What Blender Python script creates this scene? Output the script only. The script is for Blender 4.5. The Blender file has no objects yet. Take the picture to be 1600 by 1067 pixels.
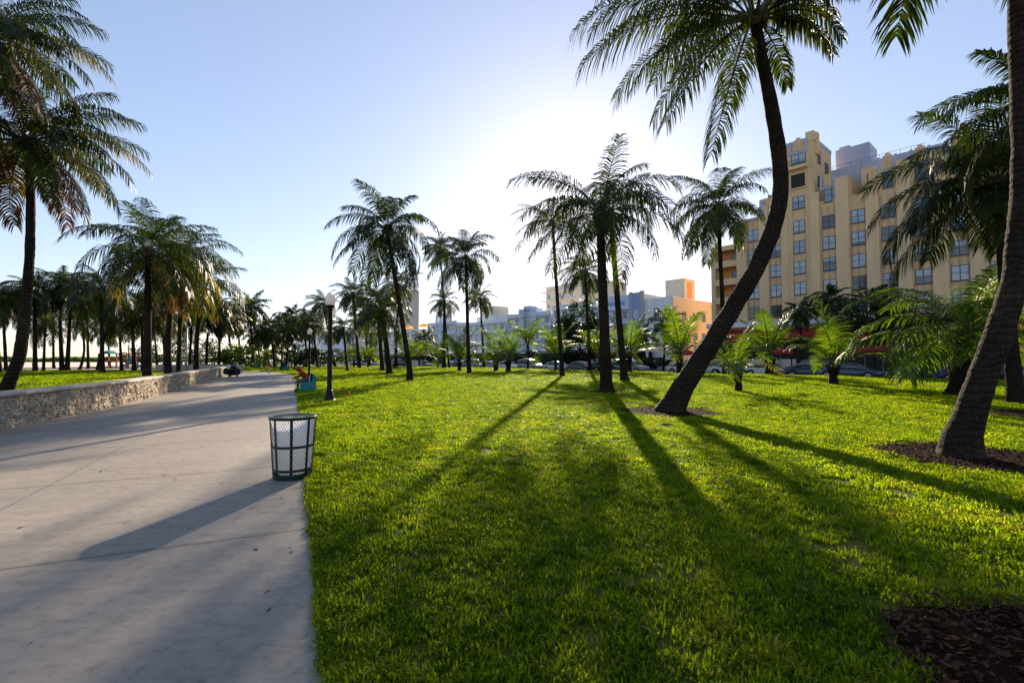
import bpy, math, random
import numpy as np
from mathutils import Vector, noise
R = math.radians
rng = np.random.default_rng(7)
random.seed(7)
scene = bpy.context.scene
col = scene.collection

# ------------------------------------------------------------------ camera
F = 17 / 36 * 1600
CAM_H = 1.7
PITCH = math.atan(26.5 / F)
cam_d = bpy.data.cameras.new('camera'); cam_d.lens = 17; cam_d.sensor_width = 36
cam_d.clip_start = 0.05; cam_d.clip_end = 8000
cam = bpy.data.objects.new('camera', cam_d); col.objects.link(cam)
cam.location = (0, 0, CAM_H); cam.rotation_euler = (math.pi / 2 + PITCH, 0, 0)
scene.camera = cam

SD = Vector((-.656, .755))          # direction of the street, going away
SN = Vector((.755, .656))           # across the street, towards the hotels
S0 = Vector((25.4, 48.0))           # a point on the line of parked cars

def street_dist(x, y):              # metres on the park side of the lawn's street edge
    return -((x - S0.x) * SN.x + (y - S0.y) * SN.y) - 2.3

def sstep(t):
    t = min(1, max(0, t)); return t * t * (3 - 2 * t)

def lawn_z(x, y):
    d = street_dist(x, y)
    z = .03 + .14 * sstep((24 - d) / 22)
    z += .035 * noise.noise(Vector((x * .13, y * .13, 3.1))) * min(1, abs(x + .45 * y) / 4)
    return z

def ray(px, py):
    u = (px - 800) / F; w = (533.5 - py) / F
    return Vector((u, math.cos(PITCH) - w * math.sin(PITCH), math.sin(PITCH) + w * math.cos(PITCH)))

def at(px, py, Y):
    d = ray(px, py); t = Y / d.y
    return Vector((d.x * t, Y, CAM_H + d.z * t))

def gnd(px, py, flat=False):
    d = ray(px, py); z = 0.0
    for _ in range(12):
        t = (CAM_H - z) / -d.z
        x, y = d.x * t, d.y * t
        z = 0 if flat else (lawn_z(x, y) if x > .18 - .45 * y else .02)
        z = min(z, .35)
    if not flat and x > .18 - .45 * y:
        while street_dist(x, y) < .8:
            x *= .98; y *= .98
        z = lawn_z(x, y)
    return Vector((x, y, z))

# ------------------------------------------------------------------ materials
def new_mat(name):
    m = bpy.data.materials.new(name); m.use_nodes = True
    nt = m.node_tree
    return m, nt, nt.nodes['Principled BSDF'], nt.nodes['Material Output']

def N(nt, t, **kw):
    n = nt.nodes.new(t)
    for k, v in kw.items(): setattr(n, k, v)
    return n

def ramp(nt, fac, stops):
    r = N(nt, 'ShaderNodeValToRGB'); e = r.color_ramp.elements
    while len(e) < len(stops): e.new(.5)
    for el, (p, c) in zip(e, stops): el.position = p; el.color = (*c, 1)
    nt.links.new(fac, r.inputs[0]); return r.outputs[0]

def noise_tex(nt, scale, detail=4, rough=.55, co='Object', dist=0, vec_scale=None):
    if co == 'World': src = N(nt, 'ShaderNodeNewGeometry').outputs['Position']
    else: src = N(nt, 'ShaderNodeTexCoord').outputs[co]
    if vec_scale:
        mp = N(nt, 'ShaderNodeMapping'); mp.inputs['Scale'].default_value = vec_scale
        nt.links.new(src, mp.inputs[0]); src = mp.outputs[0]
    n = N(nt, 'ShaderNodeTexNoise'); n.inputs['Scale'].default_value = scale
    n.inputs['Detail'].default_value = detail; n.inputs['Roughness'].default_value = rough
    n.inputs['Distortion'].default_value = dist
    nt.links.new(src, n.inputs['Vector']); return n.outputs['Fac']

def world_pos(nt): return N(nt, 'ShaderNodeNewGeometry').outputs['Position']

def bump(nt, b, h, strength=.3, dist=.02):
    bp = N(nt, 'ShaderNodeBump'); bp.inputs['Strength'].default_value = strength
    bp.inputs['Distance'].default_value = dist
    nt.links.new(h, bp.inputs['Height']); nt.links.new(bp.outputs[0], b.inputs['Normal'])
    return bp

def simple(name, c, rough=.6, var=.12, scale=3, metallic=0, spec=.5, bmp=0):
    m, nt, b, o = new_mat(name)
    f = noise_tex(nt, scale, 5)
    lo = tuple(x * (1 - var) for x in c); hi = tuple(min(1, x * (1 + var)) for x in c)
    nt.links.new(ramp(nt, f, [(.3, lo), (.7, hi)]), b.inputs['Base Color'])
    b.inputs['Roughness'].default_value = rough; b.inputs['Metallic'].default_value = metallic
    b.inputs['Specular IOR Level'].default_value = spec
    if bmp: bump(nt, b, noise_tex(nt, scale * 6, 6), bmp)
    return m

def leaf_mat(name, stops, trans=(.3, .35, .03), fac=.4, rough=.4, world_scale=.6, spec=.4, rnd=.22):
    m, nt, b, o = new_mat(name)
    f = noise_tex(nt, world_scale, 3, co='World')
    oi = N(nt, 'ShaderNodeObjectInfo')
    ad = N(nt, 'ShaderNodeMath', operation='MULTIPLY_ADD'); nt.links.new(oi.outputs['Random'], ad.inputs[0])
    ad.inputs[1].default_value = rnd; nt.links.new(f, ad.inputs[2])
    sb = N(nt, 'ShaderNodeMath', operation='SUBTRACT'); nt.links.new(ad.outputs[0], sb.inputs[0]); sb.inputs[1].default_value = rnd / 2
    c = ramp(nt, sb.outputs[0], stops)
    nt.links.new(c, b.inputs['Base Color']); b.inputs['Roughness'].default_value = rough
    b.inputs['Specular IOR Level'].default_value = spec
    t = N(nt, 'ShaderNodeBsdfTranslucent')
    mx = N(nt, 'ShaderNodeMix', data_type='RGBA', blend_type='MULTIPLY'); mx.inputs[0].default_value = 1
    nt.links.new(c, mx.inputs[6]); mx.inputs[7].default_value = (*trans, 1)
    nt.links.new(mx.outputs[2], t.inputs[0])
    ms = N(nt, 'ShaderNodeMixShader'); ms.inputs[0].default_value = fac
    nt.links.new(b.outputs[0], ms.inputs[1]); nt.links.new(t.outputs[0], ms.inputs[2])
    nt.links.new(ms.outputs[0], o.inputs[0])
    return m

M = {}
M['palm'] = leaf_mat('palm_leaf', [(.3, (.012, .022, .005)), (.55, (.024, .038, .007)), (.8, (.050, .060, .009))], (2.3, 2.3, .4), .38, .45, spec=.22)
M['palm_young'] = leaf_mat('young_palm_leaf', [(.3, (.034, .066, .010)), (.6, (.070, .115, .014)), (.8, (.13, .145, .018))], (2.4, 2.4, .5), .5, .5, spec=.15)
M['palm_yellow'] = leaf_mat('yellowing_palm_leaf', [(.3, (.085, .09, .015)), (.7, (.16, .13, .022))], (1.8, 1.6, .5), .45)
M['palm_dead'] = leaf_mat('dead_palm_leaf', [(.3, (.06, .036, .018)), (.7, (.15, .10, .055))], (1.7, 1.2, .7), .35, .6, spec=.2)
M['rachis'] = leaf_mat('palm_rib', [(.3, (.06, .08, .025)), (.7, (.14, .13, .045))], (1, 1, .5), .1, .55, spec=.2)
M['husk'] = simple('fibrous_husk', (.12, .06, .03), .9, .5, 20, bmp=.6)
M['leaf_dark'] = leaf_mat('broad_leaf', [(.3, (.009, .017, .006)), (.6, (.02, .036, .009)), (.8, (.05, .07, .013))], (1.7, 2, .6), .32, .4)
M['leaf_bright'] = leaf_mat('bright_leaf', [(.3, (.04, .085, .012)), (.7, (.09, .13, .018))], (1.9, 2.2, .5), .45, .45)
M['grass'] = leaf_mat('grass_blade', [(.25, (.038, .075, .007)), (.5, (.105, .155, .010)), (.7, (.165, .205, .014)), (.88, (.24, .20, .03))], (2.5, 2.6, .3), .62, .7, 1.1, spec=.03, rnd=.45)

M['grass_pale'] = leaf_mat('pale_grass_blade', [(.25, (.10, .15, .012)), (.6, (.17, .225, .015)), (.85, (.24, .24, .03))], (2.3, 2.5, .3), .6, .6, 1.1, spec=.05, rnd=.45)
M['grass_straw'] = leaf_mat('straw_grass_blade', [(.3, (.20, .17, .05)), (.7, (.32, .27, .09))], (1.5, 1.4, .9), .45, .5, 1.1, spec=.3, rnd=.45)
def m_lawn():
    m, nt, b, o = new_mat('lawn_soil')
    f = noise_tex(nt, 30, 6, .7, 'World'); g = noise_tex(nt, .5, 4, .6, 'World')
    a = ramp(nt, f, [(.3, (.035, .045, .008)), (.55, (.085, .115, .012)), (.75, (.16, .18, .02))])
    c = ramp(nt, g, [(.35, (.75, .85, .6)), (.65, (1.2, 1.1, 1))])
    mx = N(nt, 'ShaderNodeMix', data_type='RGBA', blend_type='MULTIPLY'); mx.inputs[0].default_value = 1
    nt.links.new(a, mx.inputs[6]); nt.links.new(c, mx.inputs[7]); nt.links.new(mx.outputs[2], b.inputs['Base Color'])
    b.inputs['Roughness'].default_value = .9; b.inputs['Specular IOR Level'].default_value = .1
    bump(nt, b, f, .8, .06); return m
M['lawn'] = m_lawn()

def m_path():
    m, nt, b, o = new_mat('path_concrete')
    uv = N(nt, 'ShaderNodeUVMap'); sep = N(nt, 'ShaderNodeSeparateXYZ'); nt.links.new(uv.outputs[0], sep.inputs[0])
    def joint(src, period, w, off=0.):
        a = N(nt, 'ShaderNodeMath', operation='ADD'); nt.links.new(src, a.inputs[0]); a.inputs[1].default_value = off
        p = N(nt, 'ShaderNodeMath', operation='PINGPONG'); nt.links.new(a.outputs[0], p.inputs[0]); p.inputs[1].default_value = period / 2
        l = N(nt, 'ShaderNodeMath', operation='LESS_THAN'); nt.links.new(p.outputs[0], l.inputs[0]); l.inputs[1].default_value = w
        return l.outputs[0]
    wob = noise_tex(nt, 1.5, 3, .5, 'World'); wm = N(nt, 'ShaderNodeMath', operation='MULTIPLY_ADD')
    nt.links.new(wob, wm.inputs[0]); wm.inputs[1].default_value = .02; nt.links.new(sep.outputs[1], wm.inputs[2])
    j1 = joint(wm.outputs[0], 3.2, .007, -1.54); j2 = joint(sep.outputs[0], 6.2, .006, 3.1 - .0)
    mxj = N(nt, 'ShaderNodeMath', operation='MAXIMUM'); nt.links.new(j1, mxj.inputs[0]); nt.links.new(j2, mxj.inputs[1])
    big = noise_tex(nt, .35, 6, .6, 'World', .6); fine = noise_tex(nt, 260, 3, .8, 'World'); mid = noise_tex(nt, 9, 8, .75, 'World')
    streak = noise_tex(nt, 2.2, 5, .7, 'World', .3, (1, 4, 1))
    c1 = ramp(nt, big, [(.3, (.235, .217, .195)), (.7, (.335, .302, .262))])
    c2 = ramp(nt, mid, [(.28, (.62, .60, .58)), (.5, (1, 1, 1)), (.75, (1.12, 1.08, 1.02))])
    c3 = ramp(nt, fine, [(.3, (.66, .66, .66)), (.7, (1.28, 1.28, 1.28))])
    c4 = ramp(nt, streak, [(.3, (.84, .82, .8)), (.65, (1.06, 1.05, 1.04))])
    cur = c1
    for c in (c2, c3, c4):
        mx = N(nt, 'ShaderNodeMix', data_type='RGBA', blend_type='MULTIPLY'); mx.inputs[0].default_value = 1
        nt.links.new(cur, mx.inputs[6]); nt.links.new(c, mx.inputs[7]); cur = mx.outputs[2]
    # scattered stains
    vo = N(nt, 'ShaderNodeTexVoronoi'); vo.inputs['Scale'].default_value = 1.7; nt.links.new(world_pos(nt), vo.inputs['Vector'])
    ds = N(nt, 'ShaderNodeMath', operation='MULTIPLY_ADD'); nt.links.new(mid, ds.inputs[0]); ds.inputs[1].default_value = .12; nt.links.new(vo.outputs[0], ds.inputs[2])
    st = ramp(nt, ds.outputs[0], [(.085, (.62, .58, .52)), (.11, (1, 1, 1))])
    mx = N(nt, 'ShaderNodeMix', data_type='RGBA', blend_type='MULTIPLY'); mx.inputs[0].default_value = 1
    nt.links.new(cur, mx.inputs[6]); nt.links.new(st, mx.inputs[7]); cur = mx.outputs[2]
    cv = N(nt, 'ShaderNodeTexVoronoi', feature='DISTANCE_TO_EDGE'); cv.inputs['Scale'].default_value = .22
    cn = N(nt, 'ShaderNodeTexNoise'); cn.inputs['Scale'].default_value = 2.2; cn.inputs['Detail'].default_value = 6; nt.links.new(world_pos(nt), cn.inputs['Vector'])
    ca = N(nt, 'ShaderNodeVectorMath', operation='MULTIPLY_ADD'); nt.links.new(cn.outputs['Color'], ca.inputs[0]); ca.inputs[1].default_value = (.9, .9, 0); nt.links.new(world_pos(nt), ca.inputs[2]); nt.links.new(ca.outputs[0], cv.inputs['Vector'])
    cr_ = ramp(nt, cv.outputs[0], [(.0006, (.55, .53, .5)), (.0016, (1, 1, 1))])
    ja = joint(wm.outputs[0], 3.2, .05, -1.54); jr = ramp(nt, ja, [(0, (1, 1, 1)), (1, (.88, .86, .84))])
    for c in (cr_, jr):
        mx = N(nt, 'ShaderNodeMix', data_type='RGBA', blend_type='MULTIPLY'); mx.inputs[0].default_value = 1
        nt.links.new(cur, mx.inputs[6]); nt.links.new(c, mx.inputs[7]); cur = mx.outputs[2]
    mx = N(nt, 'ShaderNodeMix', data_type='RGBA'); nt.links.new(mxj.outputs[0], mx.inputs[0])
    nt.links.new(cur, mx.inputs[6]); mx.inputs[7].default_value = (.035, .03, .028, 1)
    nt.links.new(mx.outputs[2], b.inputs['Base Color']); b.inputs['Roughness'].default_value = .72; b.inputs['Specular IOR Level'].default_value = .3
    bp = bump(nt, b, fine, .12, .004)
    sb = N(nt, 'ShaderNodeMath', operation='SUBTRACT'); nt.links.new(mid, sb.inputs[0]); nt.links.new(mxj.outputs[0], sb.inputs[1])
    b2 = N(nt, 'ShaderNodeBump'); b2.inputs['Strength'].default_value = .5; b2.inputs['Distance'].default_value = .006
    nt.links.new(sb.outputs[0], b2.inputs['Height']); nt.links.new(b2.outputs[0], bp.inputs['Normal'])
    return m
M['path'] = m_path()

def m_coral(name, pits=True):
    m, nt, b, o = new_mat(name)
    vo = N(nt, 'ShaderNodeTexVoronoi'); vo.inputs['Scale'].default_value = 13
    nz = N(nt, 'ShaderNodeTexNoise'); nz.inputs['Scale'].default_value = 7; nt.links.new(world_pos(nt), nz.inputs['Vector'])
    ad = N(nt, 'ShaderNodeVectorMath', operation='MULTIPLY_ADD'); nt.links.new(nz.outputs['Color'], ad.inputs[0])
    ad.inputs[1].default_value = (.25, .25, .25); nt.links.new(world_pos(nt), ad.inputs[2]); nt.links.new(ad.outputs[0], vo.inputs['Vector'])
    f = noise_tex(nt, 22, 8, .75, 'World'); g = noise_tex(nt, 1.1, 4, .6, 'World')
    base = ramp(nt, f, [(.3, (.19, .16, .13)), (.5, (.44, .38, .31)), (.7, (.60, .54, .45))] if pits else [(.3, (.38, .35, .31)), (.7, (.54, .50, .45))])
    cur = base
    cs = [ramp(nt, g, [(.3, (.72, .7, .68)), (.7, (1.08, 1.05, 1))])]
    if pits: cs.append(ramp(nt, vo.outputs[0], [(.0, (.28, .22, .2)), (.35, (.8, .78, .75)), (.6, (1.1, 1.1, 1.1))]))
    for c in cs:
        mx = N(nt, 'ShaderNodeMix', data_type='RGBA', blend_type='MULTIPLY'); mx.inputs[0].default_value = 1
        nt.links.new(cur, mx.inputs[6]); nt.links.new(c, mx.inputs[7]); cur = mx.outputs[2]
    nt.links.new(cur, b.inputs['Base Color']); b.inputs['Roughness'].default_value = .95; b.inputs['Specular IOR Level'].default_value = .15
    bump(nt, b, f, 1 if pits else .4, .03 if pits else .008); return m
M['coral'] = m_coral('coral_rock'); M['cap'] = m_coral('cast_cap', False)

def m_bark():
    m, nt, b, o = new_mat('palm_bark')
    tc = N(nt, 'ShaderNodeTexCoord')
    w = N(nt, 'ShaderNodeTexWave', bands_direction='Z'); w.inputs['Scale'].default_value = 2.6; w.inputs['Distortion'].default_value = 7
    w.inputs['Detail'].default_value = 4; w.inputs['Detail Scale'].default_value = 1.4; nt.links.new(tc.outputs['Object'], w.inputs['Vector'])
    f = noise_tex(nt, 7, 8, .7, 'Object', 0, (3, 3, .7)); g = noise_tex(nt, .9, 3)
    a = ramp(nt, f, [(.3, (.012, .009, .007)), (.55, (.032, .024, .018)), (.78, (.085, .068, .052))])
    c = ramp(nt, w.outputs['Fac'], [(.0, (.62, .6, .58)), (.25, (.95, .95, .95)), (1, (1.1, 1.1, 1.1))])
    d = ramp(nt, g, [(.35, (.7, .66, .62)), (.6, (1.1, 1.05, 1)), (.75, (1.9, 1.85, 1.75))])
    cur = a
    for q in (c, d):
        mx = N(nt, 'ShaderNodeMix', data_type='RGBA', blend_type='MULTIPLY'); mx.inputs[0].default_value = 1
        nt.links.new(cur, mx.inputs[6]); nt.links.new(q, mx.inputs[7]); cur = mx.outputs[2]
    nt.links.new(cur, b.inputs['Base Color']); b.inputs['Roughness'].default_value = .92; b.inputs['Specular IOR Level'].default_value = .12
    ad = N(nt, 'ShaderNodeMath', operation='ADD'); nt.links.new(w.outputs['Fac'], ad.inputs[0]); nt.links.new(f, ad.inputs[1])
    bump(nt, b, ad.outputs[0], .7, .03); return m
M['bark'] = m_bark()
M['wood_bark'] = simple('tree_bark', (.12, .10, .08), .9, .4, 9, bmp=.6)

def m_facade(name, c, rough=.85, var=.07):
    m, nt, b, o = new_mat(name)
    g = noise_tex(nt, .35, 5, .6, 'Object', 0, (1, 1, .35)); f = noise_tex(nt, 14, 5, .6)
    st = noise_tex(nt, 1.3, 5, .65, 'Object', 0, (1, 1, .12))
    a = ramp(nt, g, [(.3, tuple(x * (1 - var) for x in c)), (.7, tuple(x * (1 + var) for x in c))])
    d = ramp(nt, st, [(.3, (.88, .87, .85)), (.55, (1, 1, 1))])
    mx = N(nt, 'ShaderNodeMix', data_type='RGBA', blend_type='MULTIPLY'); mx.inputs[0].default_value = 1
    nt.links.new(a, mx.inputs[6]); nt.links.new(d, mx.inputs[7]); nt.links.new(mx.outputs[2], b.inputs['Base Color'])
    b.inputs['Roughness'].default_value = rough; b.inputs['Specular IOR Level'].default_value = .2
    bump(nt, b, f, .15, .01); return m
M['ochre'] = m_facade('ochre_stucco', (.70, .495, .27))
M['ochre_light'] = m_facade('pale_ochre_stucco', (.74, .53, .30))
M['rust_band'] = m_facade('terracotta_panel', (.60, .37, .22))
M['blue_trim'] = m_facade('pale_blue_trim', (.42, .45, .56))
M['white_wall'] = m_facade('white_stucco', (.80, .80, .80))
M['blue_wall'] = m_facade('pale_blue_stucco', (.60, .66, .76))
M['blue_dark'] = m_facade('slate_blue_stucco', (.28, .36, .56))
M['peach'] = m_facade('peach_stucco', (.68, .54, .42))
M['cream'] = m_facade('cream_stucco', (.70, .62, .50))
M['grey_wall'] = m_facade('grey_stucco', (.42, .42, .42))
M['orange_wall'] = m_facade('orange_balcony_wall', (.80, .36, .14))
M['roof'] = simple('roof_gravel', (.4, .4, .4), .9)
M['frame'] = simple('window_frame_paint', (.045, .055, .07), .45)
M['frame_white'] = simple('white_window_frame', (.7, .7, .7), .5)

def m_glass(name, c, rough=.06, spec=1.0):
    m, nt, b, o = new_mat(name)
    oi = N(nt, 'ShaderNodeObjectInfo'); f = noise_tex(nt, 1.2, 2)
    a = ramp(nt, oi.outputs['Random'], [(.0, tuple(x * .4 for x in c)), (.5, c), (1, tuple(min(1, x * 2.2) for x in c))])
    nt.links.new(a, b.inputs['Base Color']); b.inputs['Roughness'].default_value = rough
    b.inputs['Specular IOR Level'].default_value = spec; b.inputs['IOR'].default_value = 1.9
    bump(nt, b, f, .08, .05); return m
M['glass'] = m_glass('window_glass', (.02, .035, .055))
M['glass_dark'] = m_glass('dark_glass', (.012, .014, .018), .1, .5)
M['curtain'] = simple('curtain_behind_glass', (.34, .40, .46), .15, .25, 2.2, spec=.9)
M['painted_shade'] = simple('painted_interior_shade', (.02, .018, .016), .8)  # near-black colour standing in for shade on flat wall sheets
M['red_canvas'] = leaf_mat('red_canvas', [(.3, (.38, .02, .02)), (.7, (.5, .03, .03))], (1.2, 1, 1), .25, .7, 1)
M['yellow_canvas'] = leaf_mat('yellow_canvas', [(.3, (.7, .42, .04)), (.7, (.8, .5, .05))], (1.2, 1, 1), .35, .7, 1)
M['white_canvas'] = leaf_mat('white_canvas', [(.3, (.7, .7, .68)), (.7, (.8, .8, .78))], (1.1, 1, 1), .25, .7, 1)
M['teal'] = simple('teal_paint', (.0, .20, .19), .45, .12, 6)
M['teal_bench'] = simple('teal_plastic_lumber', (.0, .19, .18), .55, .15, 8, bmp=.15)
M['green_paint'] = simple('dark_green_paint', (.006, .026, .022), .4, .3, 14, spec=.3)
M['black_paint'] = simple('black_paint', (.006, .006, .007), .5, .3, 8, spec=.2)
M['steel'] = simple('grey_steel', (.42, .43, .44), .45, .1, 5, metallic=.4)
M['globe'] = leaf_mat('lamp_globe', [(.3, (.72, .72, .70)), (.7, (.8, .8, .78))], (1.05, 1.05, 1.05), .55, .3, 1)
M['liner'] = leaf_mat('bin_liner', [(.3, (.80, .81, .83)), (.7, (.88, .88, .9))], (1.12, 1.12, 1.13), .8, .35, 12)
M['litter'] = simple('litter', (.13, .085, .05), .95, .5, 12, spec=.03)
M['asphalt'] = simple('asphalt', (.055, .055, .058), .85, .25, 4, bmp=.2)
M['sidewalk'] = simple('sidewalk_concrete', (.34, .32, .29), .8, .12, 1.5, bmp=.1)
M['sand'] = simple('beach_sand', (.58, .52, .43), .95, .12, .4, bmp=.2)
M['sandpath'] = simple('pale_path', (.50, .42, .33), .9, .12, .9)
M['base_ground'] = simple('ground_base', (.22, .21, .19), .9, .15, .05)
M['sea'] = simple('sea_water', (.05, .12, .15), .15, .1, .1)
M['mulch'] = simple('mulch_soil', (.014, .006, .004), 1, .5, 25, bmp=.8, spec=.03)
M['tyre'] = simple('tyre_rubber', (.015, .015, .015), .8)
M['rim'] = simple('alloy_rim', (.5, .5, .5), .3, .1, 3, metallic=.8)
M['skin'] = simple('skin', (.36, .2, .13), .5, .1)
M['skin_dark'] = simple('dark_skin', (.10, .055, .035), .5, .1)
M['hair'] = simple('dark_hair', (.015, .010, .008), .5)
M['red_cloth'] = simple('red_fleece', (.24, .014, .01), .85, .15, 20)
M['denim'] = simple('denim', (.045, .075, .13), .85, .2, 30)
M['black_cloth'] = simple('black_cloth', (.012, .012, .014), .85)
M['white_cloth'] = simple('white_cloth', (.62, .62, .68), .8)
M['blue_cloth'] = simple('pale_blue_cloth', (.25, .34, .6), .8)
M['teal_cloth'] = simple('teal_cloth', (.03, .25, .3), .8)
M['rust_cloth'] = simple('rust_print_cloth', (.11, .03, .02), .8, .6, 25)
M['orange_flag'] = leaf_mat('orange_flag', [(.3, (.9, .12, .02)), (.7, (.95, .15, .02))], (1, 1, 1), .4)
M['brick_red'] = simple('red_painted_panel', (.42, .07, .04), .6)
M['yellow_sign'] = simple('yellow_green_sign', (.55, .75, .02), .4)
M['flag_red'] = simple('flag_red', (.5, .03, .05), .8); M['flag_white'] = simple('flag_white', (.7, .7, .7), .8); M['flag_blue'] = simple('flag_blue', (.03, .05, .25), .8)
M['lens_red'] = simple('tail_light', (.35, .01, .01), .2); M['lens_white'] = simple('head_light', (.6, .6, .62), .1)

def m_car():
    m, nt, b, o = new_mat('car_paint')
    oi = N(nt, 'ShaderNodeObjectInfo'); f = noise_tex(nt, 5, 4)
    mx = N(nt, 'ShaderNodeMix', data_type='RGBA', blend_type='MULTIPLY'); mx.inputs[0].default_value = 1
    nt.links.new(oi.outputs['Color'], mx.inputs[6]); nt.links.new(ramp(nt, f, [(.3, (.9, .9, .9)), (.7, (1, 1, 1))]), mx.inputs[7])
    nt.links.new(mx.outputs[2], b.inputs['Base Color']); b.inputs['Roughness'].default_value = .28
    b.inputs['Coat Weight'].default_value = .6; b.inputs['Coat Roughness'].default_value = .05; return m
M['car'] = m_car()

# ------------------------------------------------------------------ mesh builder
class MB:
    def __init__(s): s.v = []; s.f = []; s.m = []
    def add(s, vs, fs, mi=0):
        o = len(s.v); s.v.extend(tuple(map(float, v)) for v in vs)
        s.f.extend(tuple(i + o for i in f) for f in fs); s.m.extend([mi] * len(fs)); return s
    def box(s, x0, x1, y0, y1, z0, z1, mi=0):
        vs = [(x, y, z) for z in (z0, z1) for y in (y0, y1) for x in (x0, x1)]
        return s.add(vs, [(0, 2, 3, 1), (4, 5, 7, 6), (0, 1, 5, 4), (2, 6, 7, 3), (0, 4, 6, 2), (1, 3, 7, 5)], mi)
    def tube(s, pts, rad, n=8, mi=0, cap=True, sx=1):
        pts = [Vector(p) for p in pts]; vs = []; fs = []
        for i, p in enumerate(pts):
            t = (pts[min(i + 1, len(pts) - 1)] - pts[max(i - 1, 0)]).normalized()
            a = Vector((0, 1, 0)) if abs(t.y) < .9 else Vector((1, 0, 0))
            b = t.cross(a).normalized(); c = b.cross(t)
            r = rad[i] if hasattr(rad, '__len__') else rad
            for k in range(n):
                th = 2 * math.pi * k / n
                vs.append(p + (b * math.cos(th) + c * math.sin(th)) * r)
        for i in range(len(pts) - 1):
            for k in range(n):
                fs.append((i * n + k, i * n + (k + 1) % n, (i + 1) * n + (k + 1) % n, (i + 1) * n + k))
        if cap: fs.append(tuple(range(n))[::-1]); fs.append(tuple((len(pts) - 1) * n + k for k in range(n)))
        return s.add(vs, fs, mi)
    def lathe(s, prof, n=16, c=(0, 0, 0), mi=0, closed=False):
        vs = []; fs = []; m_ = len(prof)
        for r, z in prof:
            for k in range(n):
                a = 2 * math.pi * k / n; vs.append((c[0] + r * math.cos(a), c[1] + r * math.sin(a), c[2] + z))
        for i in range(m_ - (0 if closed else 1)):
            j = (i + 1) % m_
            for k in range(n): fs.append((i * n + k, i * n + (k + 1) % n, j * n + (k + 1) % n, j * n + k))
        return s.add(vs, fs, mi)
    def prism(s, poly, y0, y1, mi=0):      # poly in x,z extruded along y
        n = len(poly); vs = [(x, y0, z) for x, z in poly] + [(x, y1, z) for x, z in poly]
        fs = [tuple(range(n)), tuple(range(2 * n - 1, n - 1, -1))] + [(i, i + n, (i + 1) % n + n, (i + 1) % n) for i in range(n)]
        return s.add(vs, fs, mi)
    def build(s, name, mats, parent=None, smooth=False, loc=None, bevel=0):
        me = bpy.data.meshes.new(name); me.from_pydata(s.v, [], s.f)
        for m in (mats if isinstance(mats, (list, tuple)) else [mats]): me.materials.append(m)
        me.polygons.foreach_set('material_index', s.m)
        if smooth: me.polygons.foreach_set('use_smooth', [True] * len(s.f))
        me.update()
        o = bpy.data.objects.new(name, me); col.objects.link(o)
        if parent: o.parent = parent
        if loc is not None: o.location = loc
        if bevel:
            b = o.modifiers.new('bevel', 'BEVEL'); b.width = bevel; b.segments = 2; b.limit_method = 'ANGLE'
        return o

def tag(o, label=None, cat=None, group=None, kind=None):
    if label: o['label'] = label
    if cat: o['category'] = cat
    if group: o['group'] = group
    if kind: o['kind'] = kind
    return o
def empty(name, loc, rz=0, label=None, cat=None, group=None):
    o = bpy.data.objects.new(name, None); col.objects.link(o); o.location = loc; o.rotation_euler = (0, 0, rz)
    return tag(o, label, cat, group)
def copy_tree(o, parent=None):
    c = o.copy(); col.objects.link(c); c.parent = parent
    for ch in [x for x in o.children]: copy_tree(ch, c)
    return c

# ------------------------------------------------------------------ ground sheets
def sheet(name, poly, z, mat, skirt=0):
    mb = MB(); n = len(poly)
    mb.add([(x, y, z) for x, y in poly], [tuple(range(n))])
    if skirt:
        vs = [(x, y, z) for x, y in poly] + [(x, y, z - skirt) for x, y in poly]
        mb.add(vs, [(i, i + n, (i + 1) % n + n, (i + 1) % n) for i in range(n)])
    return tag(mb.build(name, mat), kind='structure')

sheet('ground', [(-4000, -400), (4000, -400), (4000, 5000), (-4000, 5000)], -.24, M['base_ground'])
sheet('sea', [(-4000, 240), (-150, 330), (-110, 5000), (-4000, 5000)], -.22, M['sea'])
def sp(t, n): p = S0 + SD * t + SN * n; return (p.x, p.y)
sheet('street', [sp(-120, -2.2), sp(330, -2.2), sp(330, 15), sp(-120, 15)][::-1], -.12, M['asphalt'])
sheet('sidewalk', [sp(-120, 15.0), sp(330, 15.0), sp(330, 29), sp(-120, 29)][::-1], .02, M['sidewalk'], .2)
# kerb along the lawn
kb = MB(); a = sp(-90, -2.3); b = sp(330, -2.3)
def strip_box(mb, p, q, w, z0, z1, mi=0):
    p = Vector(p); q = Vector(q); d = (q - p).normalized(); nn = Vector((-d.y, d.x)) * w / 2
    vs = [(*(p + nn), z0), (*(p - nn), z0), (*(q - nn), z0), (*(q + nn), z0), (*(p + nn), z1), (*(p - nn), z1), (*(q - nn), z1), (*(q + nn), z1)]
    mb.add(vs, [(0, 1, 2, 3), (7, 6, 5, 4), (0, 4, 5, 1), (1, 5, 6, 2), (2, 6, 7, 3), (3, 7, 4, 0)], mi)
strip_box(kb, a, b, .2, -.2, .05)
tag(kb.build('kerb', M['sidewalk']), kind='structure')
# lane markings
lm = MB()
for t in range(-30, 200, 6): strip_box(lm, sp(t, 6.5), sp(t + 3, 6.5), .12, -.119, -.116)
strip_box(lm, sp(-60, 1.7), sp(250, 1.7), .1, -.119, -.116)
tag(lm.build('road_markings', M['frame_white']), kind='structure')

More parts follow.
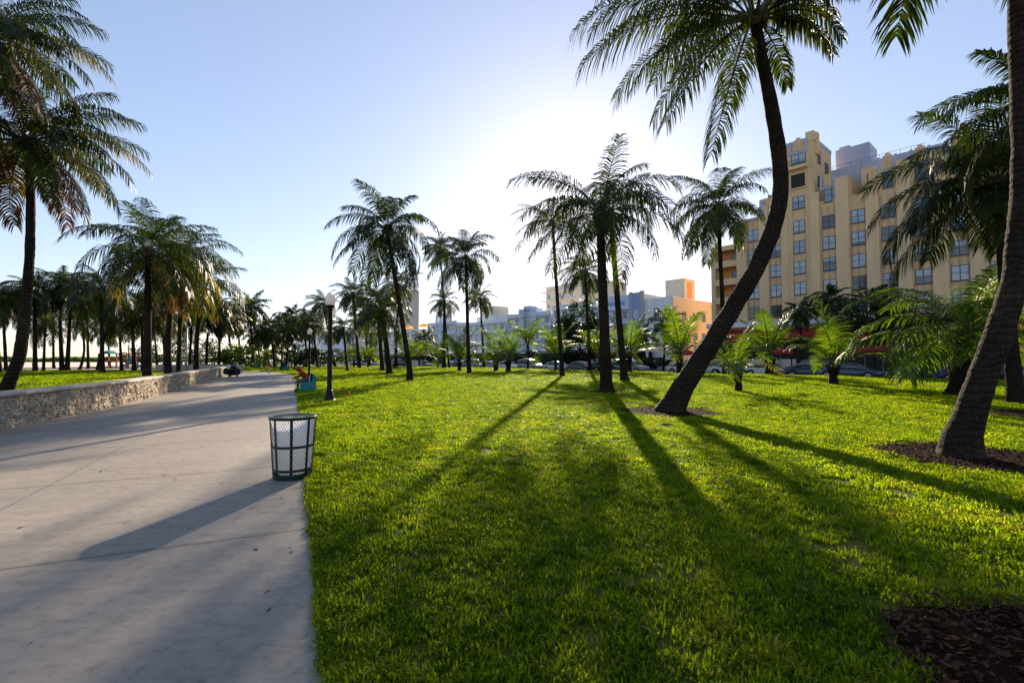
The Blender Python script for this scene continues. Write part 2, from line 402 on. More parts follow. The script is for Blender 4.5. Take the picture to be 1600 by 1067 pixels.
def edge_r(y):                       # lawn-side edge of the path
    if y < 44: return .18 - .45 * y
    d = y - 44; return .18 - .45 * 44 - .45 * d - .0105 * d * d
def poly_len(pts):
    s = [0]
    for p, q in zip(pts, pts[1:]): s.append(s[-1] + (Vector(q) - Vector(p)).length)
    return s
right = [(edge_r(y), y) for y in list(np.linspace(-14, 44, 30)) + list(np.linspace(46, 92, 24))]
left_ctrl = [(-3.0, -14), (-5.6, -6), (-8.0, 0), (-10.3, 6.5), (-12.0, 11.35), (-14.5, 18.3), (-19.2, 28.5), (-23.7, 38), (-28.0, 47.5), (-33.5, 54.5), (-42, 61), (-58, 68), (-80, 76)]
def catmull(c, n):
    c = [Vector(p) for p in c]; out = []
    c2 = [c[0] * 2 - c[1]] + c + [c[-1] * 2 - c[-2]]
    for i in range(1, len(c2) - 2):
        p0, p1, p2, p3 = c2[i - 1:i + 3]
        for k in range(n):
            t = k / n
            out.append(.5 * ((2 * p1) + (p2 - p0) * t + (2 * p0 - 5 * p1 + 4 * p2 - p3) * t * t + (3 * p1 - p0 - 3 * p2 + p3) * t ** 3))
    out.append(c[-1]); return out
lc = catmull(left_ctrl, 5)
# path mesh : ruled between both edges, uv in metres
nr = len(right); sl = poly_len(lc); sr = poly_len(right)
def resamp(pts, s, k, n):
    t = s[-1] * k / (n - 1)
    for i in range(len(s) - 1):
        if s[i + 1] >= t - 1e-6:
            f = (t - s[i]) / (s[i + 1] - s[i]); return Vector(pts[i]).lerp(Vector(pts[i + 1]), min(1, f))
    return Vector(pts[-1])
NP = 70; vs = []; fs = []; uvs = []
for i in range(NP):
    r = resamp(right, sr, i, NP)
    # nearest point on the left edge
    l = min(lc, key=lambda q: abs((q - r).dot(Vector((-.41, .912)))) if r.y < 44 else (q - r).length)
    if r.y < 44:
        for p, q in zip(lc, lc[1:]):
            a_ = (p - r).dot(Vector((-.41, .912))); b_ = (q - r).dot(Vector((-.41, .912)))
            if a_ <= 0 <= b_: l = p.lerp(q, -a_ / (b_ - a_ + 1e-9)); break
    w = (l - r).length
    for j in range(9):
        p = r.lerp(l + (l - r).normalized() * .1, j / 8); vs.append((p.x, p.y, 0)); uvs.append((w * j / 8, sr[-1] * i / (NP - 1)))
for i in range(NP - 1):
    for j in range(8): fs.append((i * 9 + j, i * 9 + 9 + j, i * 9 + 10 + j, i * 9 + j + 1)[::-1])
mb = MB(); mb.add(vs, fs); po = mb.build('path', M['path']); tag(po, kind='structure')
ul = po.data.uv_layers.new(name='UVMap')
for lp in po.data.loops: ul.data[lp.index].uv = uvs[lp.vertex_index]

# lawn right of the path
NI, NJ = 150, 70
def lawn_row(i):
    y = -14 + (92 + 14) * (i / (NI - 1)) ** 1.15
    l = Vector((edge_r(y), y))
    t = -95 + (i / (NI - 1)) ** 1.15 * 270
    q = S0 + SD * t - SN * 2.35
    return l, q
vs = []; fs = []
for i in range(NI):
    l, q = lawn_row(i)
    for j in range(NJ):
        f = (j / (NJ - 1)) ** 1.8; p = l.lerp(q, f)
        z = lawn_z(p.x, p.y) if j else .0
        if j == 0: z = -.02
        if j == 1: z = .02
        vs.append((p.x, p.y, z))
for i in range(NI - 1):
    for j in range(NJ - 1): fs.append((i * NJ + j, i * NJ + j + 1, (i + 1) * NJ + j + 1, (i + 1) * NJ + j))
mb = MB(); mb.add(vs, fs); lo = mb.build('lawn', M['lawn'], smooth=True); tag(lo, kind='structure')
# far lawn beyond the curve of the path
# beach side
ext = [(p.x - .5, p.y) for p in lc]
sheet('beach', [(-1200, -60), (-12, -60)] + [(p[0] - .3, p[1]) for p in ext] + [(-95, 130), (-75, 300), (-1200, 300)], -.03, M['sand'])
lf = [p for p in ext if p[1] < 66]
sheet('lawn_by_beach', [(-130, -14), (-6, -14)] + lf + [(-60, 73), (-130, 66)], .0, M['lawn'])
sheet('beach_path', [(-140, 66), (-60, 73.5), (-60, 80), (-140, 72)], .006, M['sandpath'])
sheet('lawn_strip', [(-150, 72.3), (-60, 80.3), (-62, 92), (-150, 86)], .0, M['lawn'])

# ------------------------------------------------------------------ grass tufts (one object each)
def tuft(name, nb, rad, h0, h1, w):
    mb = MB()
    for _ in range(nb):
        a = random.uniform(0, 6.283); r = rad * math.sqrt(random.random()); bx, by = r * math.cos(a), r * math.sin(a)
        h = random.uniform(h0, h1); da = random.uniform(0, 6.283); ln = random.uniform(.3, 1.5) * h
        dx, dy = math.cos(da), math.sin(da); px, py = -dy * w / 2, dx * w / 2
        tw = random.uniform(-.6, .6); px2, py2 = px * math.cos(tw) - py * math.sin(tw), px * math.sin(tw) + py * math.cos(tw)
        m1 = (bx + dx * ln * .35, by + dy * ln * .35, h * .6); tip = (bx + dx * ln, by + dy * ln, h * random.uniform(.75, 1))
        mb.add([(bx - px, by - py, -.02), (bx + px, by + py, -.02), (m1[0] + px2, m1[1] + py2, m1[2]), (m1[0] - px2, m1[1] - py2, m1[2]), tip],
               [(0, 1, 2, 3), (3, 2, 4)], random.choices((0, 1, 2), (.66, .3, .04))[0])
    me = bpy.data.meshes.new(name); me.from_pydata(mb.v, [], mb.f); [me.materials.append(M[q]) for q in ('grass', 'grass_pale', 'grass_straw')]; me.polygons.foreach_set('material_index', mb.m); me.update()
    return bpy.data.objects.new(name, me)
tc_ = bpy.data.collections.new('tuft_source')
for k in range(5): tc_.objects.link(tuft('grass_tuft', 34, .085, .02, .066, .0105))
for k in range(2): tc_.objects.link(tuft('grass_tuft', 22, .07, .045, .1, .010))

ng = bpy.data.node_groups.new('grass_scatter', 'GeometryNodeTree')
ng.interface.new_socket('Geometry', in_out='INPUT', socket_type='NodeSocketGeometry')
ng.interface.new_socket('Geometry', in_out='OUTPUT', socket_type='NodeSocketGeometry')
gi = ng.nodes.new('NodeGroupInput'); go = ng.nodes.new('NodeGroupOutput')
ci = ng.nodes.new('GeometryNodeCollectionInfo'); ci.inputs['Collection'].default_value = tc_
ci.inputs['Separate Children'].default_value = True; ci.inputs['Reset Children'].default_value = True
ip = ng.nodes.new('GeometryNodeInstanceOnPoints'); ip.inputs['Pick Instance'].default_value = True
def na(nm, t):
    n = ng.nodes.new('GeometryNodeInputNamedAttribute'); n.data_type = t; n.inputs['Name'].default_value = nm
    return n.outputs['Attribute']
ng.links.new(gi.outputs[0], ip.inputs['Points']); ng.links.new(ci.outputs[0], ip.inputs['Instance'])
ng.links.new(na('pick', 'INT'), ip.inputs['Instance Index'])
ng.links.new(na('rot', 'FLOAT_VECTOR'), ip.inputs['Rotation']); ng.links.new(na('scl', 'FLOAT_VECTOR'), ip.inputs['Scale'])
ng.links.new(ip.outputs[0], go.inputs[0])

MULCH = []                           # (x, y, radius)
LZ = {}
def scatter(name, pts, label):
    n = len(pts); me = bpy.data.meshes.new(name)
    me.vertices.add(n); me.vertices.foreach_set('co', np.array([p[:3] for p in pts], dtype=np.float32).ravel())
    a = me.attributes.new('pick', 'INT', 'POINT'); a.data.foreach_set('value', rng.choice(7, n, p=[.18, .18, .18, .18, .18, .05, .05]).astype(np.int32))
    rot = np.zeros((n, 3), np.float32); rot[:, 2] = rng.uniform(0, 6.28, n); rot[:, 0] = rng.uniform(-.2, .2, n)
    a = me.attributes.new('rot', 'FLOAT_VECTOR', 'POINT'); a.data.foreach_set('vector', rot.ravel())
    s = np.array([p[3] for p in pts], np.float32) * rng.uniform(.8, 1.25, n); sc = np.stack([s, s, np.minimum(s, 1 + (s - 1) * .3) * rng.uniform(.75, 1.2, n)], 1).astype(np.float32)
    a = me.attributes.new('scl', 'FLOAT_VECTOR', 'POINT'); a.data.foreach_set('vector', sc.ravel())
    o = bpy.data.objects.new(name, me); col.objects.link(o)
    md = o.modifiers.new('scatter', 'NODES'); md.node_group = ng
    me.materials.append(M['grass'])
    tag(o, label, 'grass', kind='stuff'); return o

def make_grass():
    pts = []
    for y0, y1, dens, s in ((.8, 7, 125, 1.0), (7, 13, 80, 1.25), (13, 22, 42, 1.65), (22, 38, 18, 2.3), (38, 62, 7, 3.4), (62, 110, 2.6, 4.6)):
        xw = 1.22 * y1 + 1.5; n = int((y1 - y0) * 2 * xw * dens)
        X = rng.uniform(-xw, xw, n); Y = rng.uniform(y0, y1, n)
        for x, y in zip(X, Y):
            if abs(x) > 1.2 * y + 1.2 or x < edge_r(y) + .09 or street_dist(x, y) < .25: continue
            if y > 91: continue
            skip = False
            for mx_, my_, mr in MULCH:
                dd = (x - mx_) ** 2 + (y - my_) ** 2
                if dd < (mr * (.93 + .09 * math.sin(5 * math.atan2(y - my_, x - mx_) + mx_))) ** 2: skip = True; break
            if skip: continue
            if noise.noise(Vector((x * .9, y * .9, 7))) < -.42 and random.random() < .5: continue
            pts.append((x, y, lawn_z(x, y) if x > edge_r(y) + .15 else .0, s))
    for _ in range(5200):
        y = 1.2 + 24 * random.random() ** 1.6; x = edge_r(y) + .07 + random.uniform(-.02, .10) + .008 * math.sin(y * 5) + .012 * math.sin(y * 1.7)
        pts.append((x, y, 0.0, random.uniform(.45, .95)))
    scatter('grass', pts, 'short mown green lawn grass covering the park right of the concrete path')
    pts = []
    for y0, y1, dens, s in ((9, 26, 14, 2.0), (26, 45, 8, 3.0), (45, 72, 3.5, 4.4)):
        n = int((y1 - y0) * 80 * dens); X = rng.uniform(-90, -10, n); Y = rng.uniform(y0, y1, n)
        for x, y in zip(X, Y):
            if abs(x) > 1.2 * y + 1: continue
            wx = np.interp(y, [p.y for p in lc[:46]], [p.x for p in lc[:46]]) - .75
            if x > wx or y > 72 + (x + 60) * .09 - 7: continue
            pts.append((x, y, .0, s))
    scatter('grass', pts, 'sunlit grass between the coral rock wall and the beach')

# ------------------------------------------------------------------ palms
UP = np.array([0, 0, 1.0])
def frond(mb, az, el, L, bend, npairs, lw, mi, droop=.6, wind=(0, 0), base=(0, 0, 0), llen=.235, v=.22, nseg=12, r0=.03, twist=0):
    s = np.linspace(0, 1, nseg + 1); e = el - bend * s ** 1.25; a_ = az + twist * s
    d = np.stack([np.cos(e) * np.cos(a_), np.cos(e) * np.sin(a_), np.sin(e)], 1)
    d[:, 0] += wind[0] * s; d[:, 1] += wind[1] * s; d /= np.linalg.norm(d, axis=1)[:, None]
    P = np.zeros((nseg + 1, 3)); P[1:] = np.cumsum((d[:-1] + d[1:]) / 2 * L / nseg, 0); P += np.array(base)
    # rib
    mb.tube([Vector(p) for p in P], [r0 * (1.0 - .88 * t) * (1.7 if t == 0 else 1) for t in s], 4, 3 if mi < 2 else mi, cap=False)
    sk = np.linspace(.16, .995, npairs) + rng.uniform(-.006, .006, npairs); sp_ = (sk - .16) / .84
    C = np.stack([np.interp(sk, s, P[:, k]) for k in range(3)], 1); T = np.stack([np.interp(sk, s, d[:, k]) for k in range(3)], 1)
    T /= np.linalg.norm(T, axis=1)[:, None]
    hs = np.array([math.sin(az), -math.cos(az), 0]); S = hs[None] - T * (T @ hs)[:, None]; S /= np.linalg.norm(S, axis=1)[:, None]
    U = np.cross(S, T)
    prof = np.minimum(1, .55 + 2.2 * sp_) * (1 - .55 * sp_ ** 2.6)
    for sg in (-1, 1):
        k = npairs; ll = (L * llen * 1.5 * prof * rng.uniform(.82, 1.12, k))
        ang = np.radians(74 - 36 * sp_ + rng.uniform(-6, 6, k)); vv = v * .7 + rng.uniform(-.14, .14, k)
        D = np.cos(ang)[:, None] * T + (np.sin(ang) * sg)[:, None] * S + (vv * (1 - .4 * sp_))[:, None] * U
        D /= np.linalg.norm(D, axis=1)[:, None]
        g = (droop * rng.uniform(.7, 1.3, k))[:, None] * -UP[None]
        p1 = C + D * (ll * .33)[:, None]
        D2 = D + g * .7; D2 /= np.linalg.norm(D2, axis=1)[:, None]; p2 = p1 + D2 * (ll * .34)[:, None]
        D3 = D + g * 1.7; D3 /= np.linalg.norm(D3, axis=1)[:, None]; p3 = p2 + D3 * (ll * .33)[:, None]
        W = T - D * np.sum(T * D, 1)[:, None]; W /= np.linalg.norm(W, axis=1)[:, None]; W = W * .9 + U * rng.uniform(-.35, .35, k)[:, None]
        W *= lw / 2
        keep = rng.random(k) > .05
        o = len(mb.v); q = 0
        for i in range(k):
            if not keep[i]: continue
            b_ = C[i]
            mb.v.extend([tuple(b_ - W[i] * .6), tuple(b_ + W[i] * .6), tuple(p1[i] + W[i]), tuple(p1[i] - W[i]), tuple(p2[i] + W[i] * .8), tuple(p2[i] - W[i] * .8), tuple(p3[i])])
            j = o + q * 7; q += 1
            mb.f.extend([(j, j + 1, j + 2, j + 3), (j + 3, j + 2, j + 4, j + 5), (j + 5, j + 4, j + 6)]); mb.m.extend([mi] * 3)

def hub(mb, r, h, mi=4):
    prof = [(r * .8, -h), (r * 1.25, -h * .5), (r * 1.45, 0), (r * 1.1, h * .5), (r * .4, h)]
    mb.lathe(prof, 9, mi=mi)
    for k in range(9):
        a = k * 2.4; mb.tube([(math.cos(a) * r * .9, math.sin(a) * r * .9, -h * .5), (math.cos(a) * r * 1.7, math.sin(a) * r * 1.7, h * .3)], [r * .35, r * .15], 5, mi)
def crown(seed, nf=24, L=4.3, npairs=40, lw=.05, young=False, dead=.12, wind=(-.18, 0), yellow=.06, extra=None, droopk=1., nuts=True, el0=82, el1=-42):
    global rng; keepr = rng; rng = np.random.default_rng(seed); mb = MB()
    if not young: hub(mb, .17, .3)
    for i in range(nf):
        t = (i + .5) / nf; az = i * 2.39996 + rng.uniform(-.3, .3)
        if young:
            el = R(88 - 52 * t + rng.uniform(-6, 6)); bend = R(35 + 60 * t + rng.uniform(-10, 15)); l = L * rng.uniform(.8, 1.08)
            mi = 1 if (t > .8 and rng.random() < .1) else 0
            frond(mb, az, el, l, bend, npairs, lw, mi, .3 * droopk, wind, (math.cos(az) * .05, math.sin(az) * .05, 0), .19, .15, r0=.035)
        else:
            el = R(el0 + (el1 - el0) * t ** .92 + rng.uniform(-9, 9)); bend = R(48 + 46 * math.sin(math.pi * min(1, t * 1.1)) + rng.uniform(-14, 20)); l = L * (rng.uniform(.86, 1.06) if t > .2 else rng.uniform(.6, .85) + t)
            mi = 0
            if t > 1 - dead: mi = 2
            elif t > .7 and rng.random() < yellow * 3: mi = 1
            if mi == 2: el -= .35; bend = R(30); l *= .85
            frond(mb, az, el, l, bend, npairs, lw, mi, (.8 + .9 * t) * droopk, (wind[0], wind[1]), (math.cos(az) * .12, math.sin(az) * .12, .15 - .3 * t), .225, .3 - .3 * t, twist=rng.uniform(-.35, .35))
    if nuts and not young:
        for k in range(7):
            a = rng.uniform(0, 6.28); c = (math.cos(a) * .27, math.sin(a) * .27, -.2 + rng.uniform(-.12, .1))
            mb.lathe([(.01, -.14), (.09, -.07), (.11, 0), (.08, .09), (.01, .13)], 8, c, 4)
    if extra: extra(mb)
    rng = keepr; return mb
CM = [M['palm'], M['palm_yellow'], M['palm_dead'], M['rachis'], M['husk']]
YM = [M['palm_young'], M['palm_yellow'], M['palm_dead'], M['rachis'], M['husk']]
def crown_mesh(name, mb, mats):
    me = bpy.data.meshes.new(name); me.from_pydata(mb.v, [], mb.f)
    for m in mats: me.materials.append(m)
    me.polygons.foreach_set('material_index', mb.m); me.update(); return me
TALL = [crown_mesh('palm_crown', crown(10 + k, nf=25 + 2 * (k % 3), L=4.3, npairs=56, lw=.062, dead=0, yellow=.0, wind=(-.22, 0)), CM) for k in range(6)]
LIGHT = [crown_mesh('palm_crown', crown(110 + k, nf=(21, 18, 17)[k], L=4.4, npairs=54, lw=(.05, .045, .042)[k], dead=0, yellow=0, wind=(-.28, 0), el0=70, el1=-14), CM) for k in range(3)]
GOLD = [crown_mesh('palm_crown', crown(40 + k, nf=26, L=4.3, npairs=50, lw=.06, dead=.07, yellow=.16, wind=(.1, 0)), CM) for k in range(3)]
FAR = [crown_mesh('palm_crown', crown(60 + k, nf=26, L=4.0, npairs=26, lw=.15, dead=.08), CM) for k in range(4)]
YOUNG = [crown_mesh('palm_crown', crown(80 + k, nf=9 + k % 3, L=2.75, npairs=40, lw=.045, young=True, wind=(-.08, 0)), YM) for k in range(4)]

def trunk_mesh(pts, rad, n=10, step=.25, scar=.03, seed=0):
    rr = random.Random(seed); P = [Vector(p) for p in pts]; cp = catmull3(P, 8)
    R_ = catmull1(rad, 8)
    # resample by arc length
    s = [0]
    for p, q in zip(cp, cp[1:]): s.append(s[-1] + (q - p).length)
    m = max(4, int(s[-1] / step)); op = []; orr = []
    for k in range(m + 1):
        t = s[-1] * k / m
        i = 0
        while i < len(s) - 2 and s[i + 1] < t: i += 1
        f = (t - s[i]) / max(1e-6, s[i + 1] - s[i]); op.append(cp[i].lerp(cp[i + 1], f))
        orr.append((R_[i] * (1 - f) + R_[i + 1] * f) * (1 + (scar if k % 2 else -scar) * rr.uniform(.1, 1) + rr.uniform(-scar, scar) * .5))
    mb = MB(); mb.tube(op, orr, n); 
    for i in range(len(mb.v)):
        v = Vector(mb.v[i]); k = min(i // n, m); d = (v - op[k]) * (1 + .10 * noise.noise(v * 2.3 + Vector((seed, 0, 0))) + .05 * noise.noise(v * 11))
        if k <= 2 and orr[0] > .2: d *= 1 + .16 * math.sin(5 * math.atan2(d.y, d.x) + seed) * (1 - k / 3)
        mb.v[i] = tuple(op[k] + d)
    return mb
def catmull3(c, n):
    out = []; c2 = [c[0] * 2 - c[1]] + c + [c[-1] * 2 - c[-2]]
    for i in range(1, len(c2) - 2):
        p0, p1, p2, p3 = c2[i - 1:i + 3]
        for k in range(n):
            t = k / n; out.append(.5 * ((2 * p1) + (p2 - p0) * t + (2 * p0 - 5 * p1 + 4 * p2 - p3) * t * t + (3 * p1 - p0 - 3 * p2 + p3) * t ** 3))
    out.append(c[-1]); return out
def catmull1(c, n): return [v.x for v in catmull3([Vector((x, 0, 0)) for x in c], n)]

def palm(name, label, group, base, pts, rads, crown_me, crown_rot=0, crown_scale=1, n=10, step=.3, scar=.03, seed=0, crown_tilt=(0, 0), mat='bark'):
    root = empty(name, base, 0, label, 'palm tree', group)
    B = Vector(base); loc = [Vector(p) - B for p in pts]; loc[0].z -= .12
    t = trunk_mesh(loc, rads, n, step, scar, seed).build('trunk', M[mat], root, smooth=True)
    c = bpy.data.objects.new('crown', crown_me); col.objects.link(c); c.parent = root; c.location = loc[-1]
    c.rotation_euler = (crown_tilt[0], crown_tilt[1], crown_rot); c.scale = (crown_scale,) * 3
    return root

def palm_px(label, group, base_px, crown_px, w=.3, cm=None, cs=1, Y=None, bow=.0, kinds=TALL, seed=0, name='coconut_palm', n=9, step=.35, flat=False, flare=1.7):
    b = gnd(*base_px) if Y is None else at(base_px[0], base_px[1], Y)
    if Y is not None: b.z = lawn_z(b.x, b.y) if b.x > edge_r(b.y) else .0
    c = at(crown_px[0], crown_px[1], b.y)
    c.y += random.uniform(-.6, .6)
    d = c - b
    pts = [b, b + Vector((d.x * (.10 + bow), d.y * .1, d.z * .08)), b + Vector((d.x * (.38 + bow), d.y * .4, d.z * .35)), b + Vector((d.x * (.72 + bow * .5), d.y * .7, d.z * .7)), c]
    rads = [w / 2 * flare, w / 2 * 1.2, w / 2, w / 2 * .85, w / 2 * .7]
    me = kinds[seed % len(kinds)] if cm is None else cm
    return palm(name, label, group, b, pts, rads, me, crown_rot=random.uniform(-.5, .5) + (seed * 1.3 if kinds is not TALL else 0), crown_scale=cs, n=n, step=step, seed=seed)

def hero(label, Y, track, cmesh, seed=0, n=22, step=.07, scar=.018, group=None, crown_scale=1):
    pts = [at(x, y, Y) for x, y, w in track]; rads = [w / 2 * Y / F * .82 for x, y, w in track]
    zb = lawn_z(pts[0].x, pts[0].y) if pts[0].x > edge_r(Y) else 0
    base = pts[0].copy(); base.z = zb; pts[0] = base
    return palm('coconut_palm', label, group, base, pts, rads, cmesh, n=n, step=step, scar=scar, seed=seed, crown_scale=crown_scale), base

G1 = 'coconut palms of the park'
# --- the big leaning palm
def ex_lean(mb):
    D = R
    spec = [  # az, el, L, bend  (0 = right, 180 = left, 270 = towards the photographer)
        (182, 28, 6.3, 80), (176, 55, 6.0, 60), (196, 10, 5.6, 62), (186, -8, 4.9, 55), (205, -38, 5.3, 26), (170, 42, 5.6, 90), (214, -22, 4.6, 40),
        (-4, 25, 4.5, 100), (10, 48, 4.6, 85), (-18, -5, 3.9, 70), (150, 15, 5.0, 75), (235, 30, 5.2, 80), (262, 50, 4.8, 70), (80, 30, 4.8, 80), (110, 55, 4.5, 60),
        (300, 35, 4.8, 80), (55, 60, 4.6, 70), (330, 60, 4.8, 60), (90, 82, 3.8, 30), (200, 78, 4.0, 40), (140, -10, 4.2, 60), (250, 5, 4.6, 70), (40, 0, 4.2, 70), (190, 68, 5.5, 75), (204, -66, 5.0, 8), (160, 62, 5.6, 85), (172, 18, 5.9, 70), (20, 70, 4.4, 70), (120, 40, 5, 80), (0, 5, 4.2, 75), (345, 45, 4.5, 90)]
    for a, e, L, b in spec:
        if math.cos(D(a)) > .45: L *= .66
        frond(mb, D(a), D(e), L, D(b), 74, .046, 0, 1.6, (0, 0), (math.cos(D(a)) * .15, math.sin(D(a)) * .15, 0), .20, .1, nseg=16, r0=.045, twist=rng.uniform(-.2, .2))
lean_c = crown_mesh('palm_crown', crown(201, nf=0, extra=ex_lean, nuts=True), CM)
lean, bl = hero('big coconut palm leaning right from its mulch bed, trunk bowing past the ochre hotel', 15.1,
    [(1046, 646, 62), (1056, 626, 46), (1074, 594, 38), (1101, 552, 35), (1140, 490, 33), (1178, 425, 31), (1204, 368, 30), (1218, 310, 28), (1219, 260, 27), (1212, 205, 26), (1202, 150, 24), (1192, 100, 22), (1184, 58, 21), (1180, 30, 20)], lean_c, 3, group=G1)
MULCH.append((bl.x, bl.y, 1.55))
# --- near right palm, crown above the picture
def ex_near(mb):
    spec = [(182, 5, 4.2, 76), (187, -12, 4.6, 60), (160, 15, 4.6, 75), (200, 22, 4.5, 70), (20, 30, 4.6, 80), (60, 40, 4.6, 70), (340, 25, 4.6, 80), (100, 30, 4.6, 80), (300, 35, 4.6, 70), (0, 65, 4.5, 50), (140, 70, 4.5, 50),
            (250, 60, 4.5, 50), (40, 5, 4.4, 70), (80, 0, 4.4, 70), (320, 0, 4.2, 70)]
    for k, (a, e, L, b) in enumerate(spec):
        frond(mb, R(a), R(e), L, R(b), 78, .06, 2 if k == 1 else 0, 1.3 if k < 2 else .8, (0, 0), (0, 0, 0), .22, .1, nseg=16, r0=.045)
_near = ex_near
def ex_near(mb):
    _near(mb)
    frond(mb, R(183), R(-42), 4.0, R(26), 34, .035, 2, 2.2, (0, 0), (0, 0, 0), .27, -.1, nseg=14, r0=.04)
    frond(mb, R(172), R(-30), 3.6, R(50), 40, .04, 2, 2.0, (0, 0), (0, 0, 0), .25, -.1, nseg=14, r0=.04)
near_c = crown_mesh('palm_crown', crown(202, nf=0, extra=ex_near), CM)
nearp, bn = hero('thick dark palm trunk at the right edge rising from a wide mulch bed', 8.2,
    [(1500, 714, 84), (1503, 684, 60), (1515, 648, 49), (1528, 612, 45), (1541, 572, 43), (1559, 525, 42), (1575, 480, 41), (1587, 430, 40), (1594, 375, 40), (1600, 300, 39), (1600, 200, 38), (1596, 80, 38), (1592, -40, 36), (1588, -180, 34), (1585, -330, 32)], near_c, 5, group=G1)
MULCH.append((bn.x + .2, bn.y, 1.35))
# --- left palm behind the wall
def ex_left(mb):
    spec = [(0, 35, 4.4, 95), (8, 12, 4.3, 75), (-12, -5, 4.0, 62), (3, 55, 4.3, 90), (-25, 20, 4.2, 85), (20, 30, 4.3, 85), (-5, -30, 3.6, 45), (180, 30, 4.2, 85), (200, 0, 4.0, 70), (170, -25, 3.8, 50),
            (215, 40, 4.2, 75), (150, 20, 4.2, 80), (270, 20, 4.2, 85), (285, -15, 4.0, 60), (250, 45, 4.2, 80), (90, 20, 4.2, 80), (60, 45, 4.2, 70), (110, 60, 4.0, 50), (310, 50, 4.2, 75), (90, 84, 3.4, 25), (30, 72, 3.8, 55), (345, -45, 3.3, 30), (190, -50, 3.3, 25), (225, -35, 3.4, 35), (-35, -25, 3.6, 50)]
    for k, (a, e, L, b) in enumerate(spec):
        mi = 2 if e <= -30 else (1 if k in (5, 2, 8, 13) else 0)
        frond(mb, R(a), R(e), L, R(b), 62, .046, mi, 1.5, (0, 0), (math.cos(R(a)) * .12, math.sin(R(a)) * .12, 0), .2, .1, nseg=14, r0=.035, twist=rng.uniform(-.25, .25))
_left = ex_left
def ex_left(mb):
    _left(mb)
    for k in range(15):
        a = k * 2.39996 + .5; e = R(55 - 7.0 * k + rng.uniform(-6, 6)); mi = 2 if k in (11, 14) else (1 if k in (6, 9, 12, 13) else 0)
        frond(mb, a, e, 4.1 * rng.uniform(.85, 1.05), R(60 + rng.uniform(-12, 20)), 64, .05, mi, 1.5, (0, 0), (math.cos(a) * .12, math.sin(a) * .12, 0), .2, .1, nseg=14, r0=.035, twist=rng.uniform(-.3, .3))
left_c = crown_mesh('palm_crown', crown(203, nf=0, extra=ex_left), CM)
_, b_ = hero('tall palm with drooping golden fronds at the left edge', 14.2,
    [(2, 652, 34), (7, 620, 28), (13, 600, 23), (24, 575, 20), (32, 549, 19), (39, 492, 17), (44, 436, 16), (47, 380, 15), (48, 300, 13), (44, 250, 12), (40, 222, 11)], left_c, 7, n=14, step=.12, crown_scale=.76, group='coconut palms beyond the wall')
MULCH.append((b_.x, b_.y, .25))
_, b_ = hero('palm whose fronds hang into the top left corner of the photo', 12.5,
    [(-70, 660, 40), (-60, 600, 24), (-45, 400, 18), (-35, 200, 15), (-28, 62, 12)], left_c, 9, n=12, step=.2, crown_scale=.68, group='coconut palms beyond the wall')
_.children[1].rotation_euler = (0, 0, 1.1)
# --- clump behind the leaning palm
def add(label, base, crn, **k): return palm_px(label, k.pop('group', G1), base, crn, **k)
o = add('middle palm with the broadest dark crown, on a small mulch ring', (948, 613), (937, 330), w=.52, cs=1.12, seed=1, n=14, step=.18, bow=-.02, flare=1.6, cm=LIGHT[0]); MULCH.append((o.location.x, o.location.y, .95))
add('slim palm close behind the broad middle palm, crowns overlapping', (976, 595), (952, 332), w=.46, cs=1.0, cm=LIGHT[1], seed=2, n=12, step=.2, flare=1.8)
add('palm left of the broad middle palm with a pale upper trunk', (879, 588), (863, 350), w=.34, cs=.95, cm=LIGHT[2], seed=3, n=10, step=.25)
add('short dark palm standing between two taller palms near the blue hotel', (922, 578), (914, 424), w=.4, cs=1.0, seed=4)
add('palm in front of the ochre hotel, trunk passing behind the leaning trunk', (1134, 584), (1121, 322), w=.46, cs=1.35, seed=5, n=12, step=.2)
# --- centre left palms
add('leaning palm with a swept crown right of the black lamp post', (640, 595), (607, 360), w=.38, cs=1.12, seed=6, n=12, step=.2, bow=-.1)
add('straight palm with dark crown right of the centre, big root ball', (733, 584), (727, 400), w=.40, cs=1.1, seed=1)
add('very slim palm just left of the straight centre palm', (702, 575), (688, 388), w=.30, cs=.85, seed=2)
add('lower palm with shaggy crown in front of the deco hotel', (694, 575), (694, 470), w=.55, cs=.8, seed=3)
add('small-crowned palm before the long white hotel', (757, 572), (750, 466), w=.35, cs=.8, seed=4)
add('thick leaning palm with a hanging skirt left of the swept palm', (608, 585), (597, 486), w=.55, cs=.95, seed=0, kinds=TALL, bow=-.1)
add('palm half hidden behind the leaning swept trunk', (618, 575), (624, 446), w=.5, cs=1.0, seed=5)
add('palm behind the thick leaning palm, trunk nearly upright', (598, 580), (588, 470), w=.5, cs=.9, seed=1)
add('palm with a loose round crown just right of the lamp head', (562, 575), (551, 458), w=.5, cs=.95, seed=2)
add('short thin palm right of the lamp post', (543, 580), (535, 512), w=.3, cs=.62, seed=3)
add('palm whose crown shows left of the lamp head', (524, 573), (503, 474), w=.45, cs=1.0, seed=4)
add('palm leaning over the bench lawn with low crown', (497, 575), (487, 508), w=.4, cs=.8, seed=5, kinds=TALL)
add('short palm behind the lamp post, pale dead skirt', (516, 573), (520, 520), w=.4, cs=.7, seed=0, kinds=GOLD)
add('palm with drooping crown between the lamp and the thick palm', (578, 573), (570, 500), w=.4, cs=.85, seed=1)
